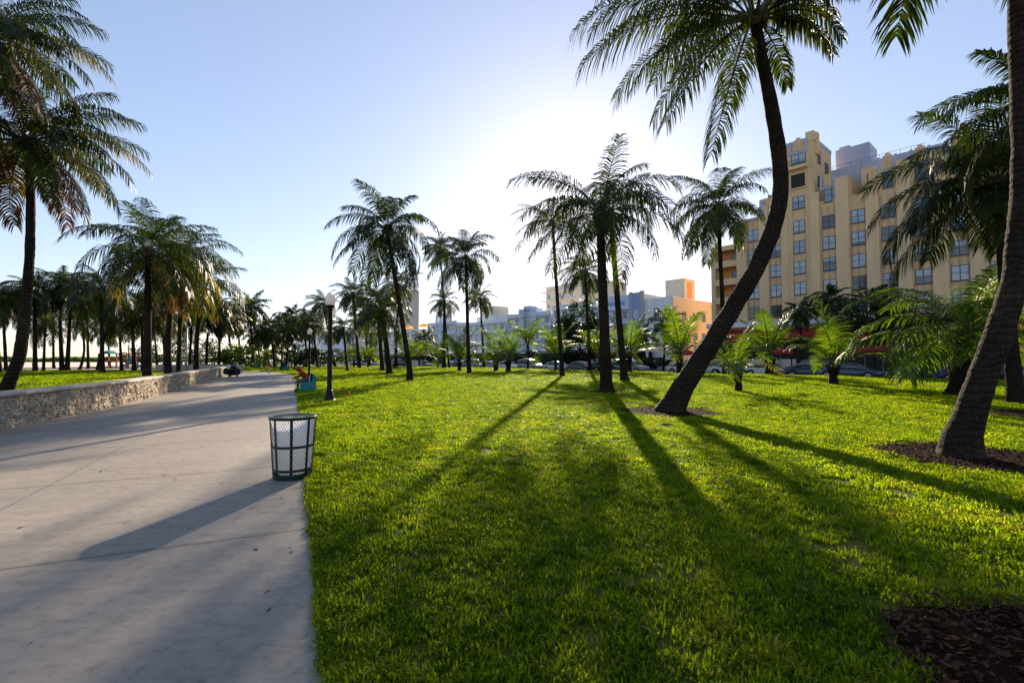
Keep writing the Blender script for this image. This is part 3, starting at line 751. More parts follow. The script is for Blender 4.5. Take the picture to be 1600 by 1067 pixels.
# distant centre palms
for i, (bx, cx, cy, Yy, cs_, lab) in enumerate([
    (394, 391, 482, 88, 1.05, 'distant palm rising clear above the bushes at the end of the wall'),
    (462, 458, 496, 100, 1.0, 'distant palm with round crown above the furthest lamp'),
    (440, 437, 506, 105, .85, 'small distant palm left of the round crowned one'),
    (478, 476, 508, 92, .9, 'distant palm before the grey building'),
    (412, 414, 512, 95, .9, 'distant palm right of the tallest far palm'),
    (374, 372, 500, 92, .9, 'distant palm left of the tallest far palm'),
    (360, 356, 497, 80, 1.0, 'palm over the far end of the coral wall'),
    (428, 424, 524, 90, .8, 'low distant palm over the walking woman'),
    (445, 452, 522, 84, .8, 'low distant palm behind the furthest lamp'),
    (404, 402, 528, 100, .8, 'low hazy palm behind the round bushes'),
    (660, 664, 530, 100, .8, 'dark low palm before the pale deco hotel')]):
    b = at(bx, 570, Yy); c = at(cx, cy, Yy); z = lawn_z(b.x, b.y) if b.x > edge_r(b.y) else 0
    b.z = z; d = c - b
    palm('coconut_palm', lab, 'distant coconut palms', b, [b, b + d * .3 + Vector((.2, 0, 0)), b + d * .7, c], [.3, .2, .17, .13], FAR[i % 4], crown_rot=i * 1.7, crown_scale=cs_ * 1.05, n=7, step=.5, seed=i)
# --- palms beyond the wall
G2 = 'coconut palms beyond the wall'
def bw(label, bx, cx, cy, Y, w=.34, cs=1., kinds=GOLD, seed=0, bow=0):
    b = at(bx, 575, Y); b.z = 0; c = at(cx, cy, Y); d = c - b
    pts = [b, b + Vector((d.x * .1 + bow * .5, 0, d.z * .1)), b + Vector((d.x * .4 + bow, 0, d.z * .4)), b + Vector((d.x * .75 + bow * .4, 0, d.z * .75)), c]
    return palm('coconut_palm', label, G2, b, pts, [w * .85, w * .62, w * .5, w * .42, w * .34], kinds[seed % len(kinds)], crown_rot=seed * 1.9, crown_scale=cs, n=9, step=.35, seed=seed)
bw('stout palm with golden skirt right behind the middle of the wall', 231, 232, 392, 30, .42, 1.05, seed=0)
bw('palm with curved trunk right of the stout wall palm', 265, 275, 402, 36, .40, 1.1, seed=1, bow=-.25)
bw('slim grey trunk palm beside the curved one behind the wall', 279, 284, 420, 40, .30, 1.05, seed=2)
bw('palm with yellow hanging fronds left of the pale pole', 308, 316, 446, 45, .40, 1.05, seed=0, bow=-.2)
bw('palm on the lawn midway between edge palm and stout palm', 160, 159, 452, 56, .42, 1.05, TALL, 1)
bw('palm pair member on the lawn, straight pale trunk', 105, 112, 454, 66, .44, 1.05, TALL, 2)
bw('palm pair member on the lawn, leaning left of its twin', 97, 92, 448, 66, .44, 1.05, TALL, 3)
bw('palm right of the edge palm with a feathery crown', 55, 54, 456, 62, .42, 1.0, TALL, 4)
bw('short palm with a ragged low crown beside the feathery one', 68, 71, 506, 68, .3, .85, TALL, 5)
bw('thin leaning palm near the left edge', 10, 4, 478, 66, .35, .95, TALL, 0)
bw('palm whose trunk stands at the very left frame edge', 0, -12, 466, 58, .4, 1.0, TALL, 1)
bw('small palm with a hooked trunk before the beach', 124, 130, 505, 74, .32, .75, TALL, 2, bow=.5)
bw('palm just left of the stout wall palm, further back', 210, 206, 488, 64, .4, 1.0, GOLD, 1)
bw('thin palm tucked left of the stout trunk', 223, 221, 478, 66, .32, .95, TALL, 3)
bw('thin palm seen between the stout and curved palms', 259, 254, 488, 62, .34, .95, GOLD, 2)
bw('dark palm behind the pale lawn palm', 152, 176, 470, 68, .34, .95, TALL, 4)
bw('dark palm filling the gap at the playground', 190, 186, 500, 70, .34, .9, TALL, 5)
bw('palm right of the small globe lamp', 296, 300, 492, 70, .34, .9, GOLD, 0)
bw('palm before the volleyball frame', 322, 326, 484, 74, .36, 1.0, TALL, 1)
bw('palm over the right end of the volleyball frame', 342, 344, 490, 76, .36, 1.0, TALL, 2)
bw('dark palm between the hooked and pale lawn palms', 138, 136, 476, 78, .34, .95, TALL, 3)
bw('far palm peeping over the left lawn', 30, 30, 470, 80, .34, 1.0, TALL, 4)
bw('far dark palm behind the palm pair', 84, 82, 480, 84, .34, 1.0, TALL, 5)
bw('far low palm in shade behind the curved wall palm', 246, 240, 506, 84, .3, .9, TALL, 0)
bw('far low palm in shade behind the grey trunk', 284, 280, 512, 86, .3, .9, TALL, 1)
bw('far low palm in shade left of the playground', 172, 168, 514, 88, .3, .9, TALL, 2)
# --- right side
add('medium palm with thick stem and wide spread fronds left of the near trunk', (1497, 617), (1492, 516), w=.75, cs=1.1, kinds=[crown_mesh('palm_crown', crown(301, nf=21, L=4.4, npairs=62, lw=.05, dead=.0, yellow=.02, droopk=.55, el0=80, el1=-8, wind=(-.12, 0)), [M['palm_young'], M['palm_yellow'], M['palm_dead'], M['rachis'], M['husk']])], seed=0, n=14, step=.2)
o = palm_px('palm behind the near trunk with a huge arching crown', G1, (1588, 630), (1561, 285), w=.42, cs=1.0, Y=18, kinds=[crown_mesh('palm_crown', crown(302, nf=28, L=4.5, npairs=80, lw=.05, dead=.0, yellow=.0, el1=-25, droopk=.75, wind=(-.1, 0)), CM)], n=12, step=.2)
o = palm_px('palm off the right edge whose crown pokes in above the arching one', G1, (1650, 655), (1618, 158), w=.4, cs=1., Y=14.2, kinds=[crown_mesh('palm_crown', crown(303, nf=22, L=3.0, npairs=52, lw=.05, dead=.0), CM)], n=12, step=.2)
MULCH.append((o.location.x - .3, o.location.y, 1.5))
# street side palms by the hotel
for i, (bx, cx, cy, Yy, cs_, lab) in enumerate([(1253, 1250, 488, 64, .75, 'grey green palm at the foot of the ochre hotel'), (1296, 1300, 468, 62, .8, 'dark palm beside the bushy tree before the hotel'),
                                                 (1036, 1042, 505, 72, .9, 'grey palm before the pale blue hotel'), (880, 876, 520, 90, .9, 'street palm before the white hotel'), (1010, 1004, 524, 84, .7, 'low palm at the blue hotel door'), (640, 640, 545, 110, .7, 'grey street palm before the low white hotel')]):
    b = at(bx, 575, Yy); b.z = 0; c = at(cx, cy, Yy); d = c - b
    palm('street_palm', lab, 'palms along the hotel side of the street', b, [b, b + d * .3, b + d * .7, c], [.25, .18, .16, .13], FAR[i % 4], crown_rot=i * 1.3, crown_scale=cs_, n=7, step=.5, seed=i)
# --- young palms
G3 = 'young short palms on the lawn'
def yp(label, bx, by, h, cs, seed, w=.26):
    b = gnd(bx, by); hz = h; root = empty('young_palm', b, 0, label, 'palm tree', G3)
    l = [Vector((0, 0, -.1)), Vector((random.uniform(-.05, .05), 0, hz * .5)), Vector((random.uniform(-.1, .1), 0, hz))]
    mb = trunk_mesh(l, [w * .75, w * .55, w * .42], 10, .12, .06, seed)
    for k in range(8):      # old leaf bases
        a = k * 2.4; mb.tube([(math.cos(a) * w * .4, math.sin(a) * w * .4, hz * .55), (math.cos(a) * w * .8, math.sin(a) * w * .8, hz * 1.0)], [w * .22, w * .08], 5)
    mb.build('trunk', M['bark'], root, smooth=True)
    c = bpy.data.objects.new('crown', YOUNG[seed % 4]); col.objects.link(c); c.parent = root; c.location = l[-1]; c.rotation_euler = (0, 0, seed * 1.37); c.scale = (cs * 1.2,) * 3
yp('smallest young palm in the sun left of the white sedan', 1153, 612, .95, .82, 0, .28)
yp('young palm standing in front of the white sedan', 1203, 583, 1.9, 1.6, 1, .7)
yp('young palm with yellow tipped fronds in front of the dark blue sedan', 1303, 601, 1.15, 1.22, 2, .42)
yp('young palm with bright centre right beside the leaning trunk base', 1062, 579, 1.9, 1.95, 3, .5)
yp('young palm behind the slim middle palm', 983, 581, 1.7, 1.7, 0, .45)
yp('young palm in front of the parked grey car, half behind the pale upper trunk palm', 868, 579, 1.6, 1.6, 1)
yp('tallest young palm, open V shaped crown, before the white hotel', 825, 577, 3.6, 1.5, 2)
yp('right one of two young palms side by side', 794, 581, 1.3, 1.55, 3, .5)
yp('left one of two young palms side by side', 775, 580, 1.3, 1.45, 0, .45)
yp('young palm with upright plume left of the straight centre palm', 718, 580, 1.2, 1.55, 1, .4)
yp('young palm left of the shaggy low palm', 684, 575, 1.4, 1.5, 2)
yp('young palm second right of the swept palm trunk', 655, 573, 1.5, 1.5, 3)
yp('young palm next to the swept palm trunk', 638, 575, 1.4, 1.5, 0)
yp('young palm in shade in front of the dark blue coupe', 1447, 592, 1.3, 1.0, 1, .5)
yp('young palm between the loose crowned palm and the short thin one', 575, 574, 1.1, 1.5, 2)
yp('young palm left of the loose crowned palm', 553, 574, 1.1, 1.45, 3)
yp('young palm behind the broad middle palm', 938, 576, 1.6, 1.6, 2)

# ------------------------------------------------------------------ broadleaf trees and bushes
def leafy(name, label, base, blobs, trunk_pts, mat, nleaf=2600, size=.2, group=None, seed=0, cat='tree'):
    rr = np.random.default_rng(seed + 500); root = empty(name, base, 0, label, cat, group); mb = MB()
    tot = sum(b[3] * b[4] * b[5] for b in blobs) or 1
    for (x, y, z, rx, ry, rz) in blobs:
        n = int(nleaf * (rx * ry * rz) / tot); ncl = max(6, n // 40)
        d = rr.normal(size=(ncl, 3)); d /= np.linalg.norm(d, axis=1)[:, None]; rad = rr.uniform(.45, 1.0, ncl) ** .6
        cl = d * rad[:, None] * np.array([rx, ry, rz]) + np.array([x, y, z])
        ci_ = rr.integers(0, ncl, n); P = cl[ci_] + rr.normal(size=(n, 3)) * np.array([rx, ry, rz]) * .13
        A = rr.normal(size=(n, 3)); A /= np.linalg.norm(A, axis=1)[:, None]; A[:, 2] *= .6
        Bv = np.cross(A, rr.normal(size=(n, 3))); Bv /= np.linalg.norm(Bv, axis=1)[:, None]
        s_ = size * rr.uniform(.6, 1.3, n)
        for p, a_, b_, q in zip(P, A, Bv, s_):
            if p[2] < .05: continue
            mb.add([p - a_ * q, p - b_ * q * .45, p + a_ * q, p + b_ * q * .45], [(0, 1, 2, 3)])
    mb.build('crown', mat, root)
    if trunk_pts:
        tb = MB()
        for pts, r0, r1 in trunk_pts:
            tb.tube([Vector(p) for p in pts], [r0 + (r1 - r0) * i / (len(pts) - 1) for i in range(len(pts))], 7)
        tb.build('trunk', M['wood_bark'], root, smooth=True)
    return root
b = at(905, 575, 84); b.z = 0
leafy('shade_tree', 'tall dark leafy tree left of the pale blue hotel', b, [(0, 0, 8.5, 3.6, 3, 3.2), (-1.8, 0, 6.0, 3.0, 3, 2.6), (2, 0, 5.5, 2.6, 2.5, 3), (0, 0, 3.2, 3.5, 3, 2.2)], [([(0, 0, 0), (.2, 0, 3), (0, 0, 7)], .35, .12)], M['leaf_dark'], 5200, .32, seed=1)
b = at(950, 575, 115); b.z = 0
leafy('shade_tree', 'dark treetop showing behind the blue hotel', b, [(-2, 0, 13.5, 4.5, 3, 3)], [([(0, 0, 0), (-1, 0, 12)], .35, .12)], M['leaf_dark'], 2000, .35, seed=2)
b = at(1362, 575, 44); b.z = 0
leafy('shade_tree', 'wide dark bushy tree with yellow green top before the red awnings', b, [(-.5, 0, 5.9, 3.0, 2.4, 2.0), (-2.3, 0, 4.9, 2.0, 2, 1.6), (2.6, 0, 4.7, 2.8, 2.4, 1.9), (5.2, 0, 4.2, 2.4, 2.2, 1.7), (.6, 0, 7.1, 1.6, 1.5, 1.2)],
      [([(1.4, -1, 0), (1.6, -1, 1.6), (2.6, -.5, 3.4)], .14, .06), ([(1.5, -1, 0), (2.3, -1, 1.4), (3.2, -.6, 3)], .12, .05), ([(1.3, -1, 0), (1.1, -1, 1.8), (0, -.5, 3.8)], .12, .05)], M['leaf_dark'], 9000, .2, seed=3)
b = at(1452, 575, 40); b.z = 0
leafy('shade_tree', 'dark leafy tree behind the medium palm', b, [(0, 0, 3.8, 3.0, 2.2, 1.6), (3.5, 0, 4.4, 3, 2.2, 1.8), (-2, 0, 3.4, 2, 2, 1.2)], [([(0, 0, 0), (.1, 0, 2), (.6, 0, 3.6)], .16, .08), ([(0, 0, 1), (-.9, 0, 3.2)], .1, .05)], M['leaf_dark'], 6500, .2, seed=4)
for i, (px, Y, h, r, lab, mt) in enumerate([(376, 78, 3.9, 3.2, 'round green sea grape bush tree at the end of the wall', 'leaf_bright'), (354, 80, 3.2, 2.6, 'lower green bush tree left of the round one', 'leaf_bright'),
        (398, 92, 3.8, 3.0, 'green bush tree above the seated pair', 'leaf_bright'), (455, 92, 4.6, 3.2, 'dark round tree behind the second bench', 'leaf_dark'), (474, 86, 3.8, 3.0, 'dark round tree left of the second lamp', 'leaf_dark'),
        (432, 100, 4.2, 3.4, 'dark tree behind the walking woman', 'leaf_dark'), (500, 92, 3.8, 2.6, 'dark bush behind the lamp post', 'leaf_dark'), (668, 118, 3.2, 4.2, 'dark hedge tree before the deco hotel', 'leaf_dark'),
        (765, 100, 2.6, 4.6, 'dark shrubbery before the white hotel door', 'leaf_dark'), (835, 92, 3.0, 4.0, 'dark shrubbery behind the parked cars near the tall young palm', 'leaf_dark'), (885, 84, 3.0, 3.2, 'dark shrubs beside the tall leafy tree', 'leaf_dark'),
        (300, 96, 5.5, 5.0, 'dark tree mass behind the volleyball frame', 'leaf_dark'), (335, 104, 5.5, 5.0, 'dark tree mass right of the volleyball frame', 'leaf_dark'), (255, 104, 4.8, 5, 'dark tree behind the playground', 'leaf_dark'), (215, 108, 4.2, 4.5, 'dark tree beside the playground', 'leaf_dark'),
        (540, 105, 3.6, 4.5, 'dark tree behind the short thin palm', 'leaf_dark'), (590, 112, 3.6, 4.5, 'dark tree behind the thick leaning palm', 'leaf_dark'), (1095, 66, 1.8, 2.2, 'low dark shrub near the peach wall', 'leaf_dark'), (1020, 76, 1.8, 2.6, 'low dark shrub at the blue hotel', 'leaf_dark')]):
    b = at(px, 575, Y); b.z = 0
    leafy('bush_tree', lab, b, [(0, 0, h * .62, r, r * .8, h * .42), (r * .4, 0, h * .45, r * .8, r * .7, h * .38), (-r * .4, 0, h * .5, r * .8, r * .7, h * .4)], [([(0, 0, 0), (.1, 0, h * .3), (0, 0, h * .6)], .16, .06)], M[mt], 1500, .26, seed=20 + i)
# dune vegetation, far off
mb = MB(); rr = np.random.default_rng(5)
for _ in range(9000):
    x = rr.uniform(-330, -150); y = 235 + rr.uniform(-4, 4) ; hh = 2.2 + 1.6 * noise.noise(Vector((x * .05, 0, 1))) ; z = rr.uniform(0, max(.6, hh)); a = rr.normal(size=3); a /= np.linalg.norm(a); b_ = np.cross(a, rr.normal(size=3)); p = np.array([x, y, z]); q = .7
    mb.add([p - a * q, p - b_ * q * .5, p + a * q, p + b_ * q * .5], [(0, 1, 2, 3)])
tag(mb.build('dune_vegetation', M['leaf_bright']), 'low line of green dune plants along the far edge of the beach', 'dune plants', kind='stuff')

# ------------------------------------------------------------------ coral wall
def wall(ctrl, label, h=.88, th=.52, step=.05, name='coral_wall', near_step=.03):
    root = empty(name, (ctrl[0][0], ctrl[0][1], 0), 0, label, 'wall', 'coral rock walls'); O = Vector((ctrl[0][0], ctrl[0][1]))
    cp = catmull(ctrl, 40); s = poly_len(cp); L = s[-1]; us = []; t = 0
    while t < L: us.append(t); d = 9 + t; t += near_step if t < 22 else step
    def P(t):
        i = 0
        import bisect
        i = min(max(bisect.bisect_left(s, t) - 1, 0), len(cp) - 2); f = (t - s[i]) / (s[i + 1] - s[i]); p = cp[i].lerp(cp[i + 1], f); d = (cp[i + 1] - cp[i]).normalized(); return p, Vector((d.y, -d.x))
    nz = 26; mb = MB(); vs = []; fs = []
    for t in us:
        p, nn = P(t)
        for k in range(nz + 1):
            z = (h - .07) * k / nz
            q = Vector((t * 1.0, z * 1.0, 0))
            a = noise.turbulence(q * 3.2, 3, False); vd = noise.voronoi(q * 7.0 + Vector((noise.noise(q * 6), noise.noise(q * 6 + Vector((9, 0, 0))), 0)) * .8)[0]
            d = .05 * (a - .4) + .085 * (vd[0] - .35) + .02 * noise.noise(q * 25) + .02 * math.sin(t * .9)
            o = p + nn * (d) ; vs.append((o.x - O.x, o.y - O.y, z - .03))
    n1 = nz + 1
    for i in range(len(us) - 1):
        for k in range(nz): fs.append((i * n1 + k, i * n1 + n1 + k, i * n1 + n1 + k + 1, i * n1 + k + 1))
    mb.add(vs, fs)
    # back and ends
    bs = [P(t) for t in us[::12] + [us[-1]]]
    vb = []; 
    for p, nn in bs:
        q = p - nn * th; vb += [(q.x - O.x, q.y - O.y, -.05), (q.x - O.x, q.y - O.y, h - .075)]
    mb.add(vb, [(2 * i, 2 * i + 1, 2 * i + 3, 2 * i + 2) for i in range(len(bs) - 1)])
    for t in (us[0], us[-1]):
        p, nn = P(t); q = p - nn * th; mb.add([(p.x - O.x, p.y - O.y, -.05), (q.x - O.x, q.y - O.y, -.05), (q.x - O.x, q.y - O.y, h - .075), (p.x - O.x, p.y - O.y, h - .075)], [(0, 1, 2, 3)])
    mb.build('rock_face', M['coral'], root)
    cb = MB(); vs = []; fs = []; prof = [(.035, -.085), (.05, -.06), (.045, -.015), (.02, 0.0), (-th * .5, .012), (-th, 0), (-th - .03, -.03), (-th - .02, -.08)]
    cs_ = us[::4] + [us[-1]]
    for t in cs_:
        p, nn = P(t)
        for (o_, z) in prof:
            q = p + nn * (o_ + .012 * noise.noise(Vector((t * 2.2, o_ * 9, z * 9)))); vs.append((q.x - O.x, q.y - O.y, h + z + .008 * noise.noise(Vector((t * 1.2, o_ * 5, 4)))))
    m_ = len(prof)
    for i in range(len(cs_) - 1):
        for k in range(m_ - 1): fs.append((i * m_ + k, i * m_ + m_ + k, i * m_ + m_ + k + 1, i * m_ + k + 1))
    fs.append(tuple(range(m_))); fs.append(tuple((len(cs_) - 1) * m_ + k for k in range(m_)))
    cb.add(vs, fs); cb.build('cap', M['cap'], root, smooth=True)
wall([(-8.0, 0), (-10.3, 6.5), (-12.0, 11.35), (-14.5, 18.3), (-19.2, 28.5), (-23.7, 38), (-27.6, 46.8)], 'long low coral rock wall with a smooth cap along the left of the path')
wall([(-33.5, 60.5), (-39, 62.0), (-47, 64.5)], 'short far stretch of coral rock wall beyond the opening', name='coral_wall', near_step=.1, step=.1)
# loose leaves and twigs on the concrete
mb = MB(); rr = np.random.default_rng(12)
for _ in range(70):
    y = rr.uniform(2.2, 22); x = edge_r(y) - abs(rr.normal()) * (1.2 if rr.random() < .6 else 5); a = rr.uniform(0, 6.28); l = rr.uniform(.01, .045); w = l * rr.uniform(.15, .5)
    if x < edge_r(y) - 6: continue
    dx, dy = math.cos(a) * l, math.sin(a) * l; ex, ey = -math.sin(a) * w, math.cos(a) * w
    mb.add([(x - dx, y - dy, .004), (x + ex, y + ey, .004 + w * .5), (x + dx, y + dy, .006), (x - ex, y - ey, .003)], [(0, 1, 2, 3)])
tag(mb.build('fallen_leaves', M['litter']), 'tiny dry leaves and twigs scattered on the concrete path', 'leaf litter', kind='stuff')

mb = MB(); rr = np.random.default_rng(21)
for _ in range(260):
    y = rr.uniform(2.6, 30); x = rr.uniform(edge_r(y) + .3, 1.15 * y)
    if street_dist(x, y) < 2: continue
    z = lawn_z(x, y) + .045 + rr.uniform(0, .02); l = rr.uniform(.012, .05) * (1 + y * .02); a = rr.uniform(0, 6.28); w = l * rr.uniform(.15, .45)
    dx, dy = math.cos(a) * l, math.sin(a) * l; ex, ey = -math.sin(a) * w, math.cos(a) * w
    mb.add([(x - dx, y - dy, z), (x + ex, y + ey, z + w * .6), (x + dx, y + dy, z + .01), (x - ex, y - ey, z - .004)], [(0, 1, 2, 3)])
tag(mb.build('fallen_leaves', M['litter']), 'small dry brown leaves scattered over the lawn', 'leaf litter', kind='stuff')
p = gnd(1042, 668); mb = MB(); mb.add([(-.16, 0, .05), (-.05, .06, .09), (.1, .05, .08), (.2, 0, .05), (.08, -.05, .06), (-.06, -.05, .05)], [(0, 1, 2, 3, 4, 5)]); mb.add([(-.3, .01, .05), (-.15, .0, .052), (-.15, .012, .052)], [(0, 1, 2)])
tag(mb.build('fallen_leaf', M['palm_dead'], loc=p), 'single curled brown leaf lying on the grass below the leaning palm', 'fallen leaf')
# ------------------------------------------------------------------ mulch beds
mr = np.random.default_rng(3); MULCH.append((3.0, 2.45, .95))
names = {0: 'dark wood chip bed around the leaning palm', 1: 'brown wood chip bed around the near right palm'}
M['chip'] = simple('wood_chip', (.052, .024, .015), .9, .6, 30, spec=.08)
for i, (x, y, r) in enumerate(MULCH):
    if r < .5: continue
    mb = MB(); n = 40; c0 = (0, 0, .045); ring = []
    for ri, zz in ((1, -.03), (.9, .02), (.5, .04)):
        for k in range(n):
            a = 2 * math.pi * k / n; q = r * ri * (1 + .04 * math.sin(5 * a + x)); X, Y_ = q * math.cos(a), q * math.sin(a); ring.append((X, Y_, lawn_z(x + X, y + Y_) + zz - lawn_z(x, y)))
    ring.append(c0); fs = []
    for q in range(2):
        for k in range(n): fs.append((q * n + k, q * n + (k + 1) % n, (q + 1) * n + (k + 1) % n, (q + 1) * n + k))
    for k in range(n): fs.append((2 * n + k, 2 * n + (k + 1) % n, 3 * n))
    mb.add(ring, fs, 0)
    nch = int(r * r * (2200 if y < 10 else 600))
    for _ in range(nch):
        a = mr.uniform(0, 6.283); q = r * math.sqrt(mr.random()) * 1.02; X, Y_ = q * math.cos(a), q * math.sin(a); z = lawn_z(x + X, y + Y_) - lawn_z(x, y) + .035 + mr.uniform(0, .03)
        l = mr.uniform(.008, .03); w = l * mr.uniform(.2, .5); b_ = mr.uniform(0, 6.28); tz = mr.uniform(-.5, .5) * l
        dx, dy = math.cos(b_) * l, math.sin(b_) * l; ex, ey = -math.sin(b_) * w, math.cos(b_) * w; tw = mr.uniform(-.6, .6) * w
        mb.add([(X - dx - ex, Y_ - dy - ey, z - tz - tw), (X + dx - ex, Y_ + dy - ey, z + tz - tw), (X + dx * .8 + ex, Y_ + dy * .8 + ey, z + tz + tw), (X - dx * .9 + ex, Y_ - dy * .9 + ey, z - tz + tw)], [(0, 1, 2, 3)], 1)
    o = mb.build('mulch_bed', [M['mulch'], M['chip']], loc=(x, y, lawn_z(x, y)))
    lab = ['dark wood chip bed around the leaning palm', 'brown wood chip bed around the near right palm trunk', '', 'small mulch ring under the broad middle palm', 'mulch bed cut by the right frame edge behind the near palm', 'dark mulch patch in the bottom right corner'][i if i < 6 else 5]
    tag(o, lab or 'small mulch patch', 'mulch bed', 'mulch beds', 'stuff')
make_grass()

# ------------------------------------------------------------------ trash can
def ring_tube(mb, r, z, rt, n=40, mi=0, flat=1.0):
    vs = []; fs = []; m_ = 6
    for k in range(n):
        a = 2 * math.pi * k / n
        for j in range(m_):
            b_ = 2 * math.pi * j / m_; q = r + rt * math.cos(b_); vs.append((q * math.cos(a), q * math.sin(a), z + rt * flat * math.sin(b_)))
    for k in range(n):
        for j in range(m_): fs.append((k * m_ + j, ((k + 1) % n) * m_ + j, ((k + 1) % n) * m_ + (j + 1) % m_, k * m_ + (j + 1) % m_))
    mb.add(vs, fs, mi)
cb = gnd(457, 745, True); cb.z = 0
can = empty('trash_can', cb, .35, 'dark green wire mesh trash can standing at the edge of the concrete path', 'trash can')
CH = .87
def cr(z): return .248 + (.305 - .248) * z / CH
mb = MB(); ns = 46
for d in (-1, 1):
    for k in range(ns):
        seg = 20
        pts = []
        for j in range(seg + 1):
            z = .03 + (CH - .08) * j / seg; a = 2 * math.pi * k / ns + d * R(84) * j / seg; r = cr(z); pts.append((r * math.cos(a), r * math.sin(a), z))
        mb.tube(pts, .0019, 3, cap=False)
mb.build('mesh_basket', M['green_paint'], can, smooth=True)
for k in range(8):
    a = 2 * math.pi * k / 8; mb = MB(); c_, s_ = math.cos(a), math.sin(a); w = .019
    vs = []
    for z in (.0, CH - .02):
        r = cr(z) + .003
        for (q, o) in ((r, -w), (r, w), (r + .006, w), (r + .006, -w)): vs.append((q * c_ - o * s_, q * s_ + o * c_, z))
    mb.add(vs, [(0, 1, 5, 4), (1, 2, 6, 5), (2, 3, 7, 6), (3, 0, 4, 7), (0, 3, 2, 1), (4, 5, 6, 7)]); mb.build('upright_strap', M['green_paint'], can)
for z, hh in ((.13, .018), (.46, .018)):
    mb = MB(); prof = [(cr(z) + .002, z - hh), (cr(z) + .0105, z - hh), (cr(z) + .0105, z + hh), (cr(z) + .002, z + hh)]; mb.lathe(prof, 48, closed=True); mb.build('hoop', M['green_paint'], can, smooth=False)
mb = MB(); mb.lathe([(cr(CH) - .03, CH - .004), (cr(CH) - .03, CH + .004), (cr(CH) + .012, CH + .008), (cr(CH) + .02, CH), (cr(CH) + .016, CH - .035), (cr(CH) + .006, CH - .035), (cr(CH) + .006, CH - .008)], 56, closed=True); mb.build('rim', M['green_paint'], can, smooth=False, bevel=.003)
mb = MB(); mb.lathe([(.01, .02), (.235, .02), (.25, .0), (.256, .0), (.256, .07), (.248, .07)], 48); mb.build('bottom_pan', M['green_paint'], can)
mb = MB(); prof = [(.30, .865), (.288, .80), (.278, .6), (.262, .35), (.245, .12), (.2, .07), (.01, .06)]
vs = []; fs = []; n = 48
for r, z in prof:
    for k in range(n):
        a = 2 * math.pi * k / n; q = r * (1 + (.035 * math.sin(9 * a + z * 9) + .025 * math.sin(17 * a + z * 30)) * (0 if z > .85 else 1)) - .012; vs.append((max(.005, q) * math.cos(a), max(.005, q) * math.sin(a), z))
for i in range(len(prof) - 1):
    for k in range(n): fs.append((i * n + k, i * n + (k + 1) % n, (i + 1) * n + (k + 1) % n, (i + 1) * n + k))
mb.add(vs, fs); bag = mb.build('bin_liner', M['liner'], smooth=True, loc=cb); tag(bag, 'translucent white plastic liner hanging inside the green mesh trash can', 'trash bag')

# ------------------------------------------------------------------ lamp posts
def make_lamp():
    root = empty('street_lamp', (0, 0, 0))
    mb = MB(); mb.lathe([(.235, 0), (.235, .05), (.20, .08), (.17, .2), (.125, .36), (.12, .42), (.10, .45), (.094, .6)], 14); mb.build('base', M['black_paint'], root, smooth=False)
    mb = MB(); mb.lathe([(.094, .6), (.09, 1.5), (.078, 3.55), (.09, 3.58), (.095, 3.66), (.075, 3.68)], 14); mb.build('pole', M['black_paint'], root, smooth=True)
    mb = MB(); mb.lathe([(.09, 3.66), (.16, 3.70), (.175, 3.74), (.15, 3.76), (.01, 3.76)], 16); mb.build('collar', M['black_paint'], root)
    mb = MB(); mb.lathe([(.13, 3.745), (.165, 3.8), (.205, 3.98), (.215, 4.06), (.19, 4.09), (.13, 4.17), (.10, 4.2), (.055, 4.22), (.05, 4.27), (.02, 4.31), (.001, 4.34)], 20); mb.build('globe', M['globe'], root, smooth=True)
    return root
lamp = make_lamp()
lamps = [(515, 19.0, 'nearest black lamp post with white acorn globe, beside the bench'), (483, 42.0, 'second lamp post along the path, behind the man in red'), (459.8, 70, 'third lamp post along the path'), (394, 92, 'far lamp post by the green bushes'), (200, 88, 'lamp post with round globe by the playground'), (303, 92, 'lamp post with round globe by the volleyball frame')]
for i, (px, Y, lab) in enumerate(lamps):
    o = lamp if i == 0 else copy_tree(lamp); p = at(px, 580, Y); p.z = lawn_z(p.x, p.y) if p.x > edge_r(p.y) else 0; o.location = p; tag(o, lab, 'street lamp', 'acorn globe lamp posts')
p = at(291, 575, 58); p.z = 0
root = empty('pole', p, 0, 'tall pale grey metal pole behind the wall', 'pole'); mb = MB(); mb.tube([(0, 0, 0), (0, 0, 5.4)], [.1, .07], 10); mb.build('shaft', M['steel'], root, smooth=True); mb = MB(); mb.lathe([(.16, 0), (.16, .05), (.1, .08)], 10); mb.build('base_plate', M['steel'], root)

# ------------------------------------------------------------------ benches
TH = R(24.2)
def make_bench():
    root = empty('park_bench', (0, 0, 0))
    prof = [(-.37, 0), (.36, 0), (.36, .80), (.24, .80), (.16, .46), (-.37, .46)]
    for y in (-.9, .82):
        mb = MB(); mb.prism(prof, y, y + .08); mb.build('side_panel', M['teal_bench'], root, bevel=.008)
    mb = MB()
    for k in range(4): x = -.36 + k * .13; mb.box(x, x + .115, -.815, .815, .40, .44)
    mb.build('seat', M['teal_bench'], root, bevel=.005)
    mb = MB()
    for k in range(3):
        z = .50 + k * .1; x = .175 + k * .025; mb.box(x, x + .035, -.815, .815, z, z + .085)
    mb.build('backrest', M['teal_bench'], root, bevel=.005)
    mb = MB(); mb.box(-.38, .38, -.92, .92, -.04, .0); mb.build('concrete_pad', M['sidewalk'], root)
    return root
bench = make_bench()
bp0 = gnd(481, 611, True); bp0 = Vector((bp0.x, bp0.y, .035))
bench.location = bp0; bench.rotation_euler = (0, 0, TH); tag(bench, 'nearest teal park bench, the one with the man in red', 'bench', 'teal park benches')
bps = [(444, 69, 'second teal bench with a person in black'), (401, 84, 'furthest teal bench with a person in pale blue')]
benches = [bench]
